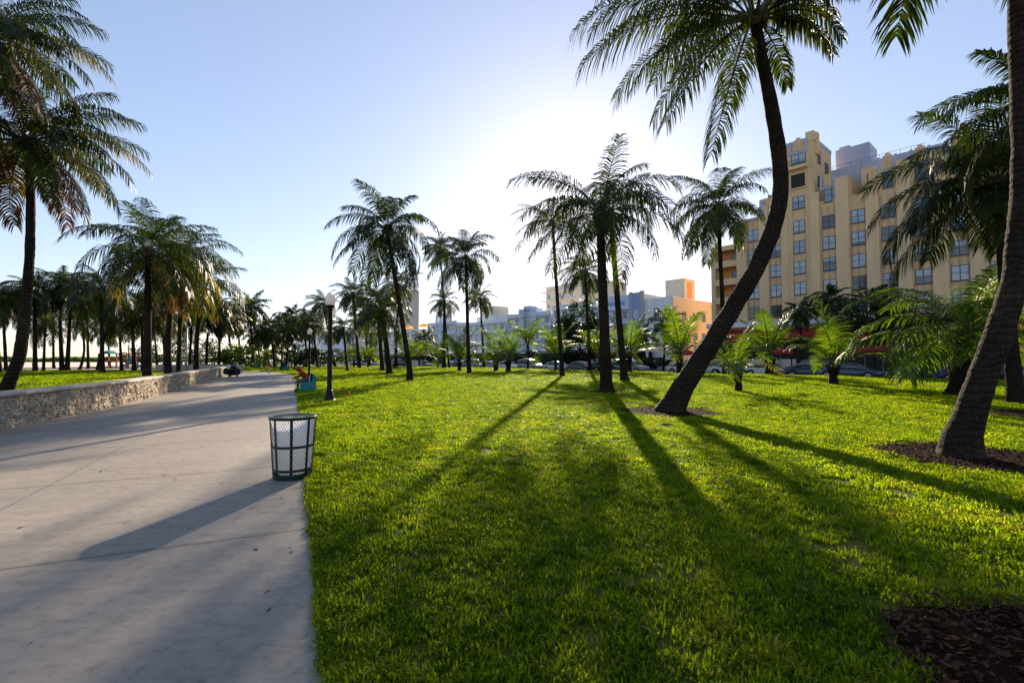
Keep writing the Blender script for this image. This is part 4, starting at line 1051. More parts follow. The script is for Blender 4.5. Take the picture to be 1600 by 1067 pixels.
for px, Y, lab in bps:
    o = copy_tree(bench); p = at(px, 580, Y); o.location = (p.x, p.y, lawn_z(p.x, p.y) + .0 if p.x > edge_r(p.y) else .0); o.rotation_euler = (0, 0, R(44)); tag(o, lab, 'bench', 'teal park benches'); benches.append(o)

# ------------------------------------------------------------------ people
def person(label, loc, rz, J, mats, bonemat, hair=None, name='person', scale=1, group=None):
    """J: dict joint -> (x,y,z,r); edges follow the skeleton; bonemat: joint -> material index"""
    E = [('pelvis', 'belly'), ('belly', 'chest'), ('chest', 'neck'), ('neck', 'head'), ('head', 'crown_')]
    for s in 'LR':
        E += [('chest', 'sh' + s), ('sh' + s, 'el' + s), ('el' + s, 'wr' + s), ('wr' + s, 'pa' + s), ('pelvis', 'hi' + s), ('hi' + s, 'kn' + s), ('kn' + s, 'an' + s), ('an' + s, 'to' + s)]
    J = dict(J)
    for s in 'LR':
        w = Vector(J['wr' + s][:3]); e = Vector(J['el' + s][:3]); d = (w - e).normalized()
        pa = w + d * .07; J['pa' + s] = (*pa, .028)
        side = d.cross(Vector((0, 0, 1))); side = side.normalized() if side.length > .1 else Vector((1, 0, 0))
        for k in range(4):
            o = (k - 1.5) * .02; ln = (.062, .075, .07, .055)[k]
            a = pa + side * o + d * .02; b_ = a + (d + Vector((0, 0, -.35))).normalized() * ln * .6; c_ = b_ + (d * .6 + Vector((0, 0, -.8))).normalized() * ln * .5
            J['f%s%da' % (s, k)] = (*a, .011); J['f%s%db' % (s, k)] = (*b_, .0095); J['f%s%dc' % (s, k)] = (*c_, .008)
            E += [('pa' + s, 'f%s%da' % (s, k)), ('f%s%da' % (s, k), 'f%s%db' % (s, k)), ('f%s%db' % (s, k), 'f%s%dc' % (s, k))]
        a = w + d * .02 + side * .03 * (1 if s == 'L' else -1); b_ = a + (d * .8 + side * .5 * (1 if s == 'L' else -1)).normalized() * .045
        J['t%sa' % s] = (*a, .012); J['t%sb' % s] = (*b_, .009); E += [('wr' + s, 't%sa' % s), ('t%sa' % s, 't%sb' % s)]
    keys = list(J); idx = {k: i for i, k in enumerate(keys)}
    me = bpy.data.meshes.new('body'); me.from_pydata([Vector(J[k][:3]) * scale for k in keys], [(idx[a], idx[b_]) for a, b_ in E], [])
    o = bpy.data.objects.new('body', me); col.objects.link(o)
    sk = o.modifiers.new('skin', 'SKIN'); o.modifiers.new('sub', 'SUBSURF').levels = 1
    for i, k in enumerate(keys):
        sv = me.skin_vertices[0].data[i]; sv.radius = (J[k][3] * scale * (1.0 if k[0] in 'ft' else 1.3),) * 2; sv.use_root = (k == 'pelvis')
    dg = bpy.context.evaluated_depsgraph_get(); dg.update()
    nm = bpy.data.meshes.new_from_object(o.evaluated_get(dg)); bpy.data.objects.remove(o)
    for m in mats: 
        nm.materials.append(m)
    segs = [(Vector(J[a][:3]) * scale, Vector(J[b_][:3]) * scale, b_) for a, b_ in E]
    for p in nm.polygons:
        c = p.center; best = None; bd = 1e9
        for a, b_, k in segs:
            ab = b_ - a; t = max(0, min(1, (c - a).dot(ab) / max(1e-9, ab.length_squared))); d = (c - a - ab * t).length
            if d < bd: bd = d; best = k
        key = best[:2] if best[:2] in bonemat else ('pa' if best[0] in 'ft' else best)
        p.material_index = bonemat.get(key, bonemat.get(best, 0)); p.use_smooth = True
    root = empty(name, loc, rz, label, 'person', group)
    bo = bpy.data.objects.new('body', nm); col.objects.link(bo); bo.parent = root
    # facial relief
    return root
def standing(h=1.7, walk=0., lean=0., w=1.0):
    k = h / 1.7; J = {'pelvis': (0, 0, .93, .13), 'belly': (0, 0, 1.08, .115 * w), 'chest': (0, -.01, 1.28, .135 * w), 'neck': (0, 0, 1.45, .055), 'head': (0, -.02, 1.56, .085), 'crown_': (0, -.01, 1.63, .075)}
    for s, q in (('L', 1), ('R', -1)):
        st = walk * q
        J['sh' + s] = (q * .17, 0, 1.38, .06); J['el' + s] = (q * .22, st * .1, 1.12, .045); J['wr' + s] = (q * .23, -.06 + st * .18 - .05, .9, .03)
        J['hi' + s] = (q * .085, 0, .88, .09); J['kn' + s] = (q * .09, -st * .14 - .02, .49, .06); J['an' + s] = (q * .09, -st * .2 + .03, .09, .04); J['to' + s] = (q * .1, -st * .2 - .12, .035, .035)
    return {a: (x * k, y * k, z * k, r * k) for a, (x, y, z, r) in J.items()}
def seated(fwd=.0, dark=0):      # facing -x, seat at z .46
    J = {'pelvis': (.02, 0, .56, .13), 'belly': (-.02 - fwd * .3, 0, .72, .14), 'chest': (-.04 - fwd * .75, 0, .93 - fwd * .1, .165), 'neck': (-.06 - fwd * 1.15, 0, 1.10 - fwd * .22, .06), 'head': (-.08 - fwd * 1.42, 0, 1.2 - fwd * .32, .09), 'crown_': (-.08 - fwd * 1.55, 0, 1.28 - fwd * .36, .08)}
    for s, q in (('L', 1), ('R', -1)):
        J['sh' + s] = (-.05 - fwd * .85, q * .17, 1.02 - fwd * .18, .065); J['el' + s] = (-.18 - fwd * .85, q * .22, .76 - fwd * .05, .05); J['wr' + s] = (-.42 - fwd * .75, q * .10, .66, .034)
        J['hi' + s] = (-.03, q * .09, .54, .09); J['kn' + s] = (-.47, q * .12, .52, .065); J['an' + s] = (-.50, q * .12, .09, .045); J['to' + s] = (-.66, q * .13, .04, .04)
    return J
BM = {'belly': 0, 'chest': 0, 'neck': 0, 'shL': 0, 'elL': 0, 'wrL': 0, 'shR': 0, 'elR': 0, 'wrR': 0, 'sh': 0, 'el': 0, 'wr': 0, 'head': 2, 'crown_': 2, 'pa': 2, 'pelvis': 1, 'hi': 1, 'kn': 1, 'an': 1, 'to': 3}
def loc_on(b, y, x=0, z=0): c, s = math.cos(b.rotation_euler.z), math.sin(b.rotation_euler.z); return Vector((b.location.x + c * x - s * y, b.location.y + s * x + c * y, b.location.z + z))
def skull(root, c, col_, r=.1, back=(.02, 0)):       # hair or hood cap with face opening
    mb = MB(); n = 12
    for i in range(7):
        pass
    prof = [(.001, 1.0), (.45, .88), (.8, .55), (.98, .1), (.95, -.35), (.7, -.75)]
    mb.lathe([(p * r, q * r) for p, q in prof], 14, (c[0] + back[0], c[1] + back[1], c[2]))
    return mb.build(col_[0], M[col_[1]], root, smooth=True)
hm = person('man in a red hooded jacket and jeans hunched forward on the nearest teal bench', loc_on(bench, -.45), TH, seated(.3), [M['red_cloth'], M['denim'], M['skin_dark'], M['black_cloth']], BM)
skull(hm, (-.52, 0, 1.13), ('hood', 'red_cloth'), .135, (.03, 0))
p_ = person('person in black seated on the second teal bench', loc_on(benches[1], 0), R(44), seated(.02), [M['black_cloth'], M['black_cloth'], M['skin'], M['black_cloth']], BM); skull(p_, (-.09, 0, 1.24), ('hair', 'hair'), .11)
p_ = person('person in pale blue seated on the furthest teal bench', loc_on(benches[2], .3), R(44), seated(.12), [M['blue_cloth'], M['blue_cloth'], M['skin'], M['white_cloth']], BM); skull(p_, (-.24, 0, 1.2), ('hair', 'hair'), .11)
g_ = gnd(420, 583.5, True)
BW = dict(BM); BW.update({'kn': 2, 'an': 2, 'el': 2, 'wr': 2, 'elL': 2, 'elR': 2, 'wrL': 2, 'wrR': 2})
wk = person('woman with long dark hair in rust print top and shorts walking away along the path', g_, R(155), standing(1.62, .9, w=.9), [M['rust_cloth'], M['black_cloth'], M['skin'], M['black_cloth']], BW)
mb = MB(); mb.tube([(0, .03, 1.58), (0, .09, 1.5), (0, .12, 1.32), (0, .11, 1.12)], [.09, .11, .11, .06], 8); mb.tube([(0, -.01, 1.52), (0, .0, 1.62), (0, 0, 1.655)], [.09, .09, .03], 8); mb.build('hair', M['hair'], wk, smooth=True)
mb = MB(); mb.box(-.06, .06, -.16, .16, .78, 1.08); hb = mb.build('shoulder_bag', M['black_cloth'], bevel=.03, loc=g_ + Vector((.24, -.05, 0))); tag(hb, 'dark shoulder bag at the walking woman\'s right side', 'bag')
# backpack between the man in red and the bench back
bpk = empty('backpack', loc_on(bench, -.45, .10, .46), TH, 'pale and black backpack wedged behind the man in red', 'backpack')
mb = MB(); mb.prism([(-.02, 0), (.06, 0), (.13, .42), (.05, .47), (.0, .42)], -.17, .17); mb.build('back_pocket', M['black_cloth'], bpk, bevel=.02)
mb = MB(); mb.prism([(-.06, .01), (-.025, .01), (-.005, .41), (-.03, .4)], -.15, .15); mb.build('front_pocket', M['white_cloth'], bpk, bevel=.01)
# mobility scooter with rider seen from behind
sg = gnd(365, 589, True)
sc_ = empty('mobility_scooter', sg, R(24), 'black mobility scooter loaded with bags beside the end of the wall', 'mobility scooter')
mb = MB(); mb.box(-.32, .32, -.55, .45, .16, .30); mb.box(-.3, .3, -.5, -.05, .3, .5); mb.build('chassis', M['black_paint'], sc_, bevel=.05)
mb = MB(); mb.box(-.28, .28, -.4, .08, .5, .6); mb.build('seat', M['black_cloth'], sc_, bevel=.04)
mb = MB(); mb.box(-.27, .27, -.5, -.4, .58, 1.0); mb.build('backrest', M['black_cloth'], sc_, bevel=.04)
mb = MB(); mb.tube([(0, .45, .3), (0, .5, .9)], [.04, .03], 8); mb.tube([(-.25, .42, .95), (0, .5, .92), (.25, .42, .95)], [.02] * 3, 6); mb.build('tiller', M['black_paint'], sc_)
for x, y, r in ((-.33, -.35, .17), (.33, -.35, .17), (-.27, .42, .14), (.27, .42, .14)):
    mb = MB(); mb.tube([(x - .05, y, r), (x + .05, y, r)], r, 16); w_ = mb.build('wheel', M['tyre'], sc_, bevel=.01); mb = MB(); mb.tube([(x - .056, y, r), (x + .056, y, r)], r * .5, 10); mb.build('rim', M['rim'], w_)
def bag(label, loc, size, mat):
    mb = MB(); mb.lathe([(.02, 0), (.8, .05), (1, .4), (.85, .75), (.45, .95), (.15, 1.05)], 12)
    for i, v in enumerate(mb.v):
        q = 1 + .15 * noise.noise(Vector(v) * 3 + Vector((size[0] * 9, 0, 0))); mb.v[i] = (v[0] * size[0] * q, v[1] * size[1] * q, v[2] * size[2])
    o = mb.build('bag', M[mat], smooth=True, loc=loc); tag(o, label, 'bag', 'bags on the scooter')
bag('bulging black bag hung on the left of the scooter', sg + Vector((-.45, -.35, .25)), (.28, .3, .6), 'black_cloth')
bag('bulging black bag hung on the right of the scooter', sg + Vector((.5, -.3, .2)), (.27, .3, .62), 'black_cloth')
bag('white bag on the back of the scooter', sg + Vector((-.16, -.5, .72)), (.19, .16, .42), 'white_cloth')
J = seated(.25); rp = person('person in dark blue riding the loaded scooter, leaning over the handlebar', sg + Vector((0, -.1, .1)), R(24) - math.pi / 2, J, [M['denim'], M['black_cloth'], M['skin'], M['black_cloth']], BM); skull(rp, (-.42, 0, 1.15), ('hair', 'hair'), .11)
# passers-by on the street
for px, Y, rz, mt, lab in [(1106, 55, 1.2, ('white_cloth', 'denim'), 'person in a white shirt beside the open white van'), (959, 74, .4, ('teal_cloth', 'black_cloth'), 'person in a teal shirt between parked cars'),
                           (924, 78, 2., ('white_cloth', 'black_cloth'), 'person in white behind the grey sedan'), (1004, 82, .2, ('black_cloth', 'black_cloth'), 'person in black on the hotel sidewalk, left one'), (1009, 82, .9, ('black_cloth', 'black_cloth'), 'person in black on the hotel sidewalk, right one'),
                           (391, 90, 0, ('white_cloth', 'black_cloth'), 'person in white standing behind the furthest bench'), (480, 100, 1, ('white_cloth', 'denim'), 'distant person in white on the lawn near the street')]:
    p = at(px, 575, Y); p.z = -.12 if px > 900 else .0
    if px in (1004, 1009): p.z = .02
    if px == 480: p.z = lawn_z(p.x, p.y)
    q = person(lab, p, rz, standing(1.72, .3), [M[mt[0]], M[mt[1]], M['skin'], M['black_cloth']], BM); skull(q, (0, 0, 1.6), ('hair', 'hair'), .105)

# ------------------------------------------------------------------ little things
for i, (px, py, lab) in enumerate([(544.5, 622, 'small orange marker flag on a wire in the grass right of the lamp'), (496, 592, 'small orange marker flag behind the bench')]):
    p = gnd(px, py); r = empty('marker_flag', p, 0, lab, 'marker flag', 'orange marker flags'); mb = MB(); mb.tube([(0, 0, 0), (.02, 0, .3)], .003, 4); mb.build('wire', M['steel'], r)
    mb = MB(); mb.add([(.01, 0, .16), (.02, 0, .3), (.07, .02, .27), (.075, -.01, .19)], [(0, 1, 2, 3)]); mb.add([(.01, .003, .16), (.02, .003, .3), (.07, .023, .27), (.075, -.007, .19)], [(3, 2, 1, 0)]); mb.build('flag', M['orange_flag'], r)
p = at(739, 575, 84); p.z = .1
r = empty('road_sign', p, 0, 'yellow green diamond crossing sign with a plate below it', 'road sign'); mb = MB(); mb.tube([(0, 0, 0), (0, 0, 3.3)], .035, 6); mb.build('post', M['steel'], r)
mb = MB(); mb.prism([(0, 2.15), (.48, 2.63), (0, 3.11), (-.48, 2.63)], -.06, -.04); d_ = mb.build('sign_face', M['yellow_sign'], r)
mb = MB(); mb.prism([(-.05, 2.92), (.05, 2.92), (.05, 2.82), (-.05, 2.82)], -.068, -.061); mb.prism([(-.08, 2.8), (.1, 2.78), (.06, 2.6), (.14, 2.36), (.06, 2.35), (0, 2.55), (-.1, 2.36), (-.16, 2.38), (-.07, 2.6)], -.068, -.061); mb.build('pictogram', M['black_paint'], d_)
mb = MB(); mb.box(-.28, .28, -.06, -.04, 1.72, 2.05); pl_ = mb.build('arrow_plate', M['yellow_sign'], r); mb = MB(); mb.prism([(-.18, 1.9), (.08, 1.95), (.1, 2.0), (.02, 1.78), (-.06, 1.78)], -.068, -.061); mb.build('arrow', M['black_paint'], pl_)
# playground
p = at(182, 575, 86); p.z = 0
r = empty('playground', p, 0, 'red and teal playground structure among the palms by the beach', 'playground')
for x in (-3.4, -1.6, -.2, 1.6, 3.2, 4.4):
    mb = MB(); mb.box(x, x + .18, 0, .18, 0, 2.6); mb.build('post', M['brick_red'], r)
mb = MB(); mb.box(-3.4, -.2, -.1, 1.6, 1.2, 1.35); mb.box(-3.4, -2.2, -.12, -.06, .2, 1.2); mb.box(1.6, 3.2, -.12, -.06, .6, 1.6); mb.build('deck', M['brick_red'], r)
mb = MB(); mb.prism([(-2.6, 2.5), (-1.7, 3.1), (-.8, 2.5)], -.3, 1.4); mb.build('roof', M['teal'], r)
mb = MB(); mb.tube([(2.2, 0, 1.6), (3.4, -.6, 1.0), (4.6, -1.0, .35), (5.2, -1.1, .3)], .28, 8); mb.build('slide', M['teal'], r)
for i, (px, Y, lab) in enumerate([(197, 84, 'teal spring rider left of the globe lamp'), (217, 80, 'teal spring rider right of the globe lamp'), (289, 76, 'teal spring rider near the pale pole')]):
    p = at(px, 575, Y); p.z = 0; r = empty('spring_rider', p, i, lab, 'spring rider', 'teal spring riders'); mb = MB(); mb.lathe([(.1, 0), (.14, .1), (.1, .2), (.14, .3), (.1, .4)], 10); mb.build('spring', M['steel'], r)
    mb = MB(); mb.prism([(-.5, .4), (.4, .4), (.55, .95), (.4, 1.0), (.2, .65), (-.3, .6), (-.5, .8)], -.12, .12); mb.build('seat', M['teal'], r, bevel=.03)
p = at(312, 575, 84); p.z = 0
r = empty('volleyball_net', p, R(5), 'white framed volleyball net across the shaded sand', 'net')
for x in (-3.9, 3.9):
    mb = MB(); mb.tube([(x, 0, 0), (x, 0, 2.4)], .06, 8); mb.build('post', M['steel'], r)
mb = MB()
for z in (1.5, 2.35): mb.box(-3.85, 3.85, -.02, .02, z, z + .07)
for k in range(31): x = -3.85 + k * .2567; mb.box(x - .006, x + .006, -.01, .01, 1.57, 2.35)
for k in range(5): mb.box(-3.85, 3.85, -.012, .012, 1.68 + k * .13, 1.69 + k * .13)
mb.build('mesh', M['white_canvas'], r)
# utility box near the lawn edge, trash barrel
for px, Y, w, h, d, mt, lab in [(648, 96, 1.2, 1.3, .9, 'white_wall', 'white utility box at the street edge of the lawn'), (386, 88, .7, 1.1, .6, 'cream', 'cream litter bin behind the furthest bench'), (1029, 76, .5, 1.0, .5, 'cream', 'cream litter bin on the hotel side')]:
    p = at(px, 575, Y); p.z = 0; r = empty('utility_box' if w > 1 else 'litter_bin', p, 0, lab, 'utility box' if w > 1 else 'litter bin'); mb = MB(); mb.box(-w / 2, w / 2, -d / 2, d / 2, 0, h); mb.build('body', M[mt], r, bevel=.03)
    mb = MB(); mb.box(-w / 2 - .04, w / 2 + .04, -d / 2 - .04, d / 2 + .04, h + .002, h + .09); mb.build('lid', M['steel'], r, bevel=.02)

# ------------------------------------------------------------------ cars
def loft(secs):        # secs: list of lists of points (same length), capped
    mb = MB(); n = len(secs[0]); vs = [p for s in secs for p in s]; fs = []
    for i in range(len(secs) - 1):
        for k in range(n): fs.append((i * n + k, i * n + (k + 1) % n, (i + 1) * n + (k + 1) % n, (i + 1) * n + k))
    fs.append(tuple(range(n))[::-1]); fs.append(tuple((len(secs) - 1) * n + k for k in range(n))); mb.add(vs, fs); return mb
def make_car(kind):
    root = empty('parked_car', (0, 0, 0))
    if kind == 'sedan': body = [(-2.28, .45, .72, .62), (-2.2, .28, .86, .80), (-1.7, .24, .96, .88), (-.9, .22, .95, .90), (.4, .22, .92, .91), (1.2, .24, .88, .88), (1.9, .26, .78, .82), (2.25, .34, .66, .68), (2.32, .42, .58, .55)]; cabin = [(-1.85, .93, .94, .70, .66), (-1.1, .93, 1.33, .76, .60), (-.5, .92, 1.44, .80, .60), (.15, .91, 1.43, .80, .60), (.55, .90, 1.32, .79, .62), (1.25, .87, .89, .74, .68)]; wx = (-1.42, 1.38); hr = 1.0
    elif kind == 'suv': body = [(-2.3, .5, .98, .72), (-2.22, .34, 1.08, .86), (-1.7, .3, 1.1, .92), (-.6, .28, 1.08, .94), (.6, .28, 1.06, .94), (1.4, .3, 1.02, .91), (2.0, .32, .94, .86), (2.28, .4, .8, .72), (2.34, .48, .7, .6)]; cabin = [(-2.2, 1.05, 1.3, .80, .72), (-1.95, 1.06, 1.68, .82, .68), (-1.0, 1.06, 1.76, .84, .68), (.1, 1.05, 1.74, .84, .68), (.55, 1.04, 1.58, .83, .70), (1.25, 1.02, 1.04, .78, .74)]; wx = (-1.42, 1.42)
    else: body = [(-2.3, .45, .78, .64), (-2.2, .28, .92, .82), (-1.6, .24, .98, .90), (-.6, .22, .93, .92), (.5, .22, .92, .92), (1.3, .24, .87, .89), (2.0, .26, .76, .82), (2.3, .36, .62, .62), (2.36, .44, .56, .5)]; cabin = [(-2.05, .94, .97, .68, .6), (-1.4, .95, 1.22, .74, .58), (-.7, .92, 1.37, .78, .58), (0, .91, 1.36, .78, .58), (.45, .90, 1.24, .77, .6), (1.2, .86, .88, .72, .66)]; wx = (-1.42, 1.42)
    def sec(x, zb, zt, hw):
        zm = (zb + zt) / 2; half = [(.86 * hw, zb), (.98 * hw, zb + .1), (hw, zm), (.975 * hw, zt - .12), (.88 * hw, zt - .02), (.5 * hw, zt + .015)]
        return [(x, y, z) for y, z in half] + [(x, -y, z) for y, z in half[::-1]]
    b_ = loft([sec(*s) for s in body]).build('body', M['car'], root, smooth=True)
    b_.modifiers.new('s', 'SUBSURF').levels = 1
    def csec(x, zb, zt, wb, wt): return [(x, wb, zb - .06), (x, wb * .98, zb + (zt - zb) * .3), (x, (wb + wt) / 2, zb + (zt - zb) * .7), (x, wt, zt - .03), (x, wt * .6, zt), (x, -wt * .6, zt), (x, -wt, zt - .03), (x, -(wb + wt) / 2, zb + (zt - zb) * .7), (x, -wb * .98, zb + (zt - zb) * .3), (x, -wb, zb - .06)]
    loft([csec(*s) for s in cabin]).build('windows', M['glass_dark'], root, smooth=True)
    # roof panel and pillars, just proud of the glass
    rp_ = MB(); tops = [c for c in cabin if c[2] > (1.5 if kind == 'suv' else 1.2)]
    sv = []
    for (x, zb, zt, wb, wt) in tops: sv.append([(x, wt + .015, zt - .045), (x, wt * .62, zt + .014), (x, -wt * .62, zt + .014), (x, -wt - .015, zt - .045), (x, -wt * .6, zt - .02), (x, wt * .6, zt - .02)])
    rp_ = loft(sv)
    for c0, c1 in ((cabin[0], cabin[1 if kind != 'sedan' else 1]), (cabin[-1], cabin[-2])):
        for q in (1, -1): rp_.tube([(c0[0], q * (c0[3] + .0), c0[1]), (c1[0], q * (c1[4] + .01), c1[2] - .03)], .028, 5)
    for xm in ((-.35,) if kind == 'coupe' else (-.25, -1.2)):
        for q in (1, -1): rp_.tube([(xm, q * .80, .9), (xm - .02, q * .62, (1.72 if kind == 'suv' else 1.38))], .03, 5)
    rp_.build('roof', M['car'], root, smooth=False)
    hw = body[4][3]
    for x in wx:
        for q in (1, -1):
            ar = MB(); ar.tube([(x, q * (hw - .1), .34), (x, q * (hw + .003), .34)], .385, 20); ar.build('wheel_arch', M['tyre'], root)
            mb = MB(); mb.tube([(x, q * (hw - .2), .33), (x, q * (hw + .012), .33)], .33, 20); w_ = mb.build('wheel', M['tyre'], root); mb = MB(); mb.lathe([(.21, .0), (.19, .01), (.05, .004), (.01, .012)], 14)
            for i, v in enumerate(mb.v): mb.v[i] = (v[0] + x, q * (hw + .014 + v[2]), v[1] + .33)
            mb.build('rim', M['rim'], w_)
    for q in (1, -1):
        mb = MB(); mb.box(2.02, 2.26, q * .52 - .15, q * .52 + .15, body[-2][2] - .06, body[-2][2] + .05); mb.build('headlight', M['lens_white'], root, bevel=.04)
        mb = MB(); mb.box(-2.29, -2.1, q * .6 - .14, q * .6 + .14, body[1][2] - .2, body[1][2] - .04); mb.build('tail_light', M['lens_red'], root, bevel=.03)
        mb = MB(); mb.box(.62, .76, q * .93 - .09, q * .93 + .09, cabin[-2][1] - .02, cabin[-2][1] + .1); mb.build('mirror', M['car'], root, bevel=.03)
    return root
CARS = {k: make_car(k) for k in ('sedan', 'suv', 'coupe')}; used = set()
WH = (.75, .76, .78, 1); SI = (.35, .38, .41, 1); DB = (.03, .06, .13, 1); BK = (.012, .013, .015, 1); GB = (.10, .16, .20, 1); GR = (.12, .13, .14, 1); TL = (.05, .16, .2, 1); RD = (.25, .02, .02, 1)
ang = math.atan2(SD.y, SD.x)
def car_at(px, kind, colr, lab, off=0., flip=True):
    t = (S0.x - S0.y * (px - 800) / F) / (.755 * (px - 800) / F + .656); p = S0 + SD * t + SN * off
    o = CARS[kind] if kind not in used else copy_tree(CARS[kind]); used.add(kind)
    o.location = (p.x, p.y, -.12); o.rotation_euler = (0, 0, ang + (math.pi if flip else 0)); tag(o, lab, 'car', 'cars parked along the street')
    for c in o.children:
        if c.name.split('.')[0] in ('body', 'roof', 'mirror'): c.color = colr
for a in [(1201, 'sedan', WH, 'white sedan behind the young palm near the middle right'), (1268, 'coupe', DB, 'slate blue sedan right of the white sedan'), (1330, 'sedan', DB, 'second slate blue car, partly behind a young palm'), (1448, 'coupe', (.02, .035, .16, 1), 'dark blue coupe in the shade of the leafy tree'),
          (1540, 'suv', BK, 'black car behind the near palm trunk'), (1146, 'sedan', WH, 'white car behind the smallest young palm'), (1103, 'suv', WH, 'white van with a person beside it behind the leaning trunk'), (1074, 'sedan', WH, 'white car left of the leaning trunk'),
          (985, 'suv', SI, 'silver car behind the slim middle palm'), (952, 'suv', BK, 'black off-roader behind the broad middle palm'), (909, 'sedan', GR, 'dark grey sedan left of the broad middle palm'), (871, 'sedan', WH, 'white sedan by the palm with the pale upper trunk'), (829, 'suv', SI, 'blue grey wagon by the tall young palm'),
          (793, 'sedan', WH, 'white car behind the two young palms'), (768, 'coupe', SI, 'silver car left of the two young palms'), (741, 'suv', SI, 'silver wagon behind the straight centre palm'), (722, 'sedan', BK, 'black sedan beside the silver wagon'), (705, 'coupe', SI, 'silver car behind the very slim palm'), (600, 'sedan', WH, 'far white car behind the thick leaning palm'),
          (622, 'suv', BK, 'far black car near the swept palm'), (580, 'sedan', SI, 'far silver car behind the loose crowned palm'), (560, 'suv', WH, 'far white van left of the loose crowned palm'), (548, 'sedan', BK, 'far black car right of the lamp post'), (662, 'sedan', GR, 'far grey car near the utility box'), (536, 'sedan', WH, 'furthest white car beside the lamp post')]:
    car_at(*a)
car_at(1240, 'suv', BK, 'black car with raised teal tailgate across the road', 8.8)
car_at(1120, 'sedan', SI, 'silver car parked across the road from the white cars', 13)
car_at(650, 'suv', WH, 'white van on the far side of the road', 13)

# ------------------------------------------------------------------ buildings
FO = Vector((55.1, 56.1, 0)); FR = math.atan2(-.755, .656)
def bld(name, label, s0, cat='building'):
    p = FO + Vector((.656, -.755, 0)) * s0; return empty(name, p, FR, label, cat, 'hotels along the street')
def sx(px): u = (px - 800) / F; return (56.1 * u - 55.1) / (.656 + .755 * u)
wcount = [0]
def window(root, x, z, w, h, y=0., mat='frame', pane=None, sash=True, bars=True, side=None):
    """x,z centre in the facade; y plane of the wall; side: 'R' = on a wall facing +x at x"""
    wcount[0] += 1
    f = MB(); t = .07; pr = .05
    def bx(a0, a1, z0, z1, d0, d1):
        if side == 'R': f.box(x - d1, x - d0, y + a0, y + a1, z0, z1)
        else: f.box(x + a0, x + a1, y + d0, y + d1, z0, z1)
    hw, hh = w / 2, h / 2
    bx(-hw, -hw + t, z - hh, z + hh, -pr, .05); bx(hw - t, hw, z - hh, z + hh, -pr, .05); bx(-hw + t, hw - t, z + hh - t, z + hh, -pr, .05); bx(-hw + t, hw - t, z - hh, z - hh + t, -pr, .05)
    if w > 1.3: bx(-t * .6, t * .6, z - hh + t, z + hh - t, -pr * .9, .05)
    if sash:
        if w > 1.3: bx(-hw + t, -t * .6, z - .03, z + .03, -pr * .8, .05); bx(t * .6, hw - t, z - .03, z + .03, -pr * .8, .05)
        else: bx(-hw + t, hw - t, z - .03, z + .03, -pr * .8, .05)
    bx(-hw - .06, hw + .06, z - hh - .09, z - hh - .003, -.11, .05)
    fr = f.build('window', M[mat], root)
    g = MB(); bz = z + hh - t - (h - 2 * t) * random.choice((0, 0, 0, .2, .35, .5, .5, .8)) * (0 if pane == 'glass_dark' else 1)
    def gb(z0, z1, mi):
        if z1 - z0 < .02: return
        if side == 'R': g.box(x - .02, x + .012, y - hw + t, y + hw - t, z0, z1, mi)
        else: g.box(x - hw + t, x + hw - t, y - .012, y + .02, z0, z1, mi)
    gb(z - hh + t, bz, 0); gb(bz, z + hh - t, 1)
    r_ = random.random(); pm = pane or ('glass' if r_ < .7 else 'glass_dark')
    g.build('pane', [M[pm], M['curtain']], fr)
    return fr

# --- the ochre hotel
H = bld('ochre_hotel', 'tall ochre deco hotel with stepped blue trimmed roofline and red awnings on the right', 0, 'hotel')
cols = {-1: -26.1, 0: -22.8, 1: -19.4, 2: -15.7, 3: -12.2, 4: -8.85, 5: -5.5, 6: -2.1, 7: 1.3, 8: 4.7}
DEP = 18
body = MB()
# recessed bay planes at y=.3 ; piers proud at y=0
body.box(-28.5, -24.6, .3, DEP, 0, 23.6); body.box(-24.6, -21.2, .3, DEP, 0, 26.6); body.box(-21.2, -17.3, .0, 8, 0, 33.4)
body.box(-17.3, -14.2, .3, DEP, 0, 24.2); body.box(-14.2, -10.6, .3, DEP, 0, 24.2); body.box(-10.6, -7.0, .3, DEP, 0, 27.0); body.box(-7.0, 8, .3, DEP, 0, 27.0)
body.build('wall', M['ochre'], H)
pier = MB(); zt = {-28.5: 23.9, -24.6: 24.5, -21.6: 29}
def P_(x0, x1, top, y0=-.12): pier.box(x0, x1, y0, .3, .0, top)
P_(-28.6, -27.1, 23.9); P_(-25.15, -23.75, 25.3); P_(-21.9, -21.0, 28.6); P_(-17.9, -16.75, 25.6, -.14); P_(-14.75, -13.15, 27.0); P_(-11.25, -9.85, 25.0); P_(-7.9, -6.5, 27.4); P_(-4.55, -3.05, 27.4); P_(-1.15, .35, 27.4); P_(2.25, 3.75, 27.4); P_(5.6, 8.0, 27.4)
pier.build('pier', M['ochre_light'], H)
# spandrels with fluting between windows
floors = [8.9, 12.0, 15.05, 18.1, 21.15]
span = MB()
for c, x in cols.items():
    if c == 1: continue
    for z in floors + [24.4]:
        if c == 3 and z > 24: continue
        z0 = z - 1.02 - 1.05; 
        span.box(x - .92, x - .66, .22, .3, z0 + .04, z - 1.08); span.box(x + .66, x + .92, .22, .3, z0 + .04, z - 1.08); span.box(x - .12, x + .12, .24, .3, z0 + .04, z - 1.08)
for z in floors + [24.6]: span.box(cols[1] - .9, cols[1] - .7, -.06, .0, z - 2.1, z - 1.1); span.box(cols[1] + .7, cols[1] + .9, -.06, .0, z - 2.1, z - 1.1)
span.build('spandrel_fluting', M['rust_band'], H)
for c, x in cols.items():
    y = 0. if c == 1 else .3
    for z in floors:
        if c == 1 and z > 21: continue
        if c >= 7 and z < 12: continue
        window(H, x, z, 1.62, 1.85, y)
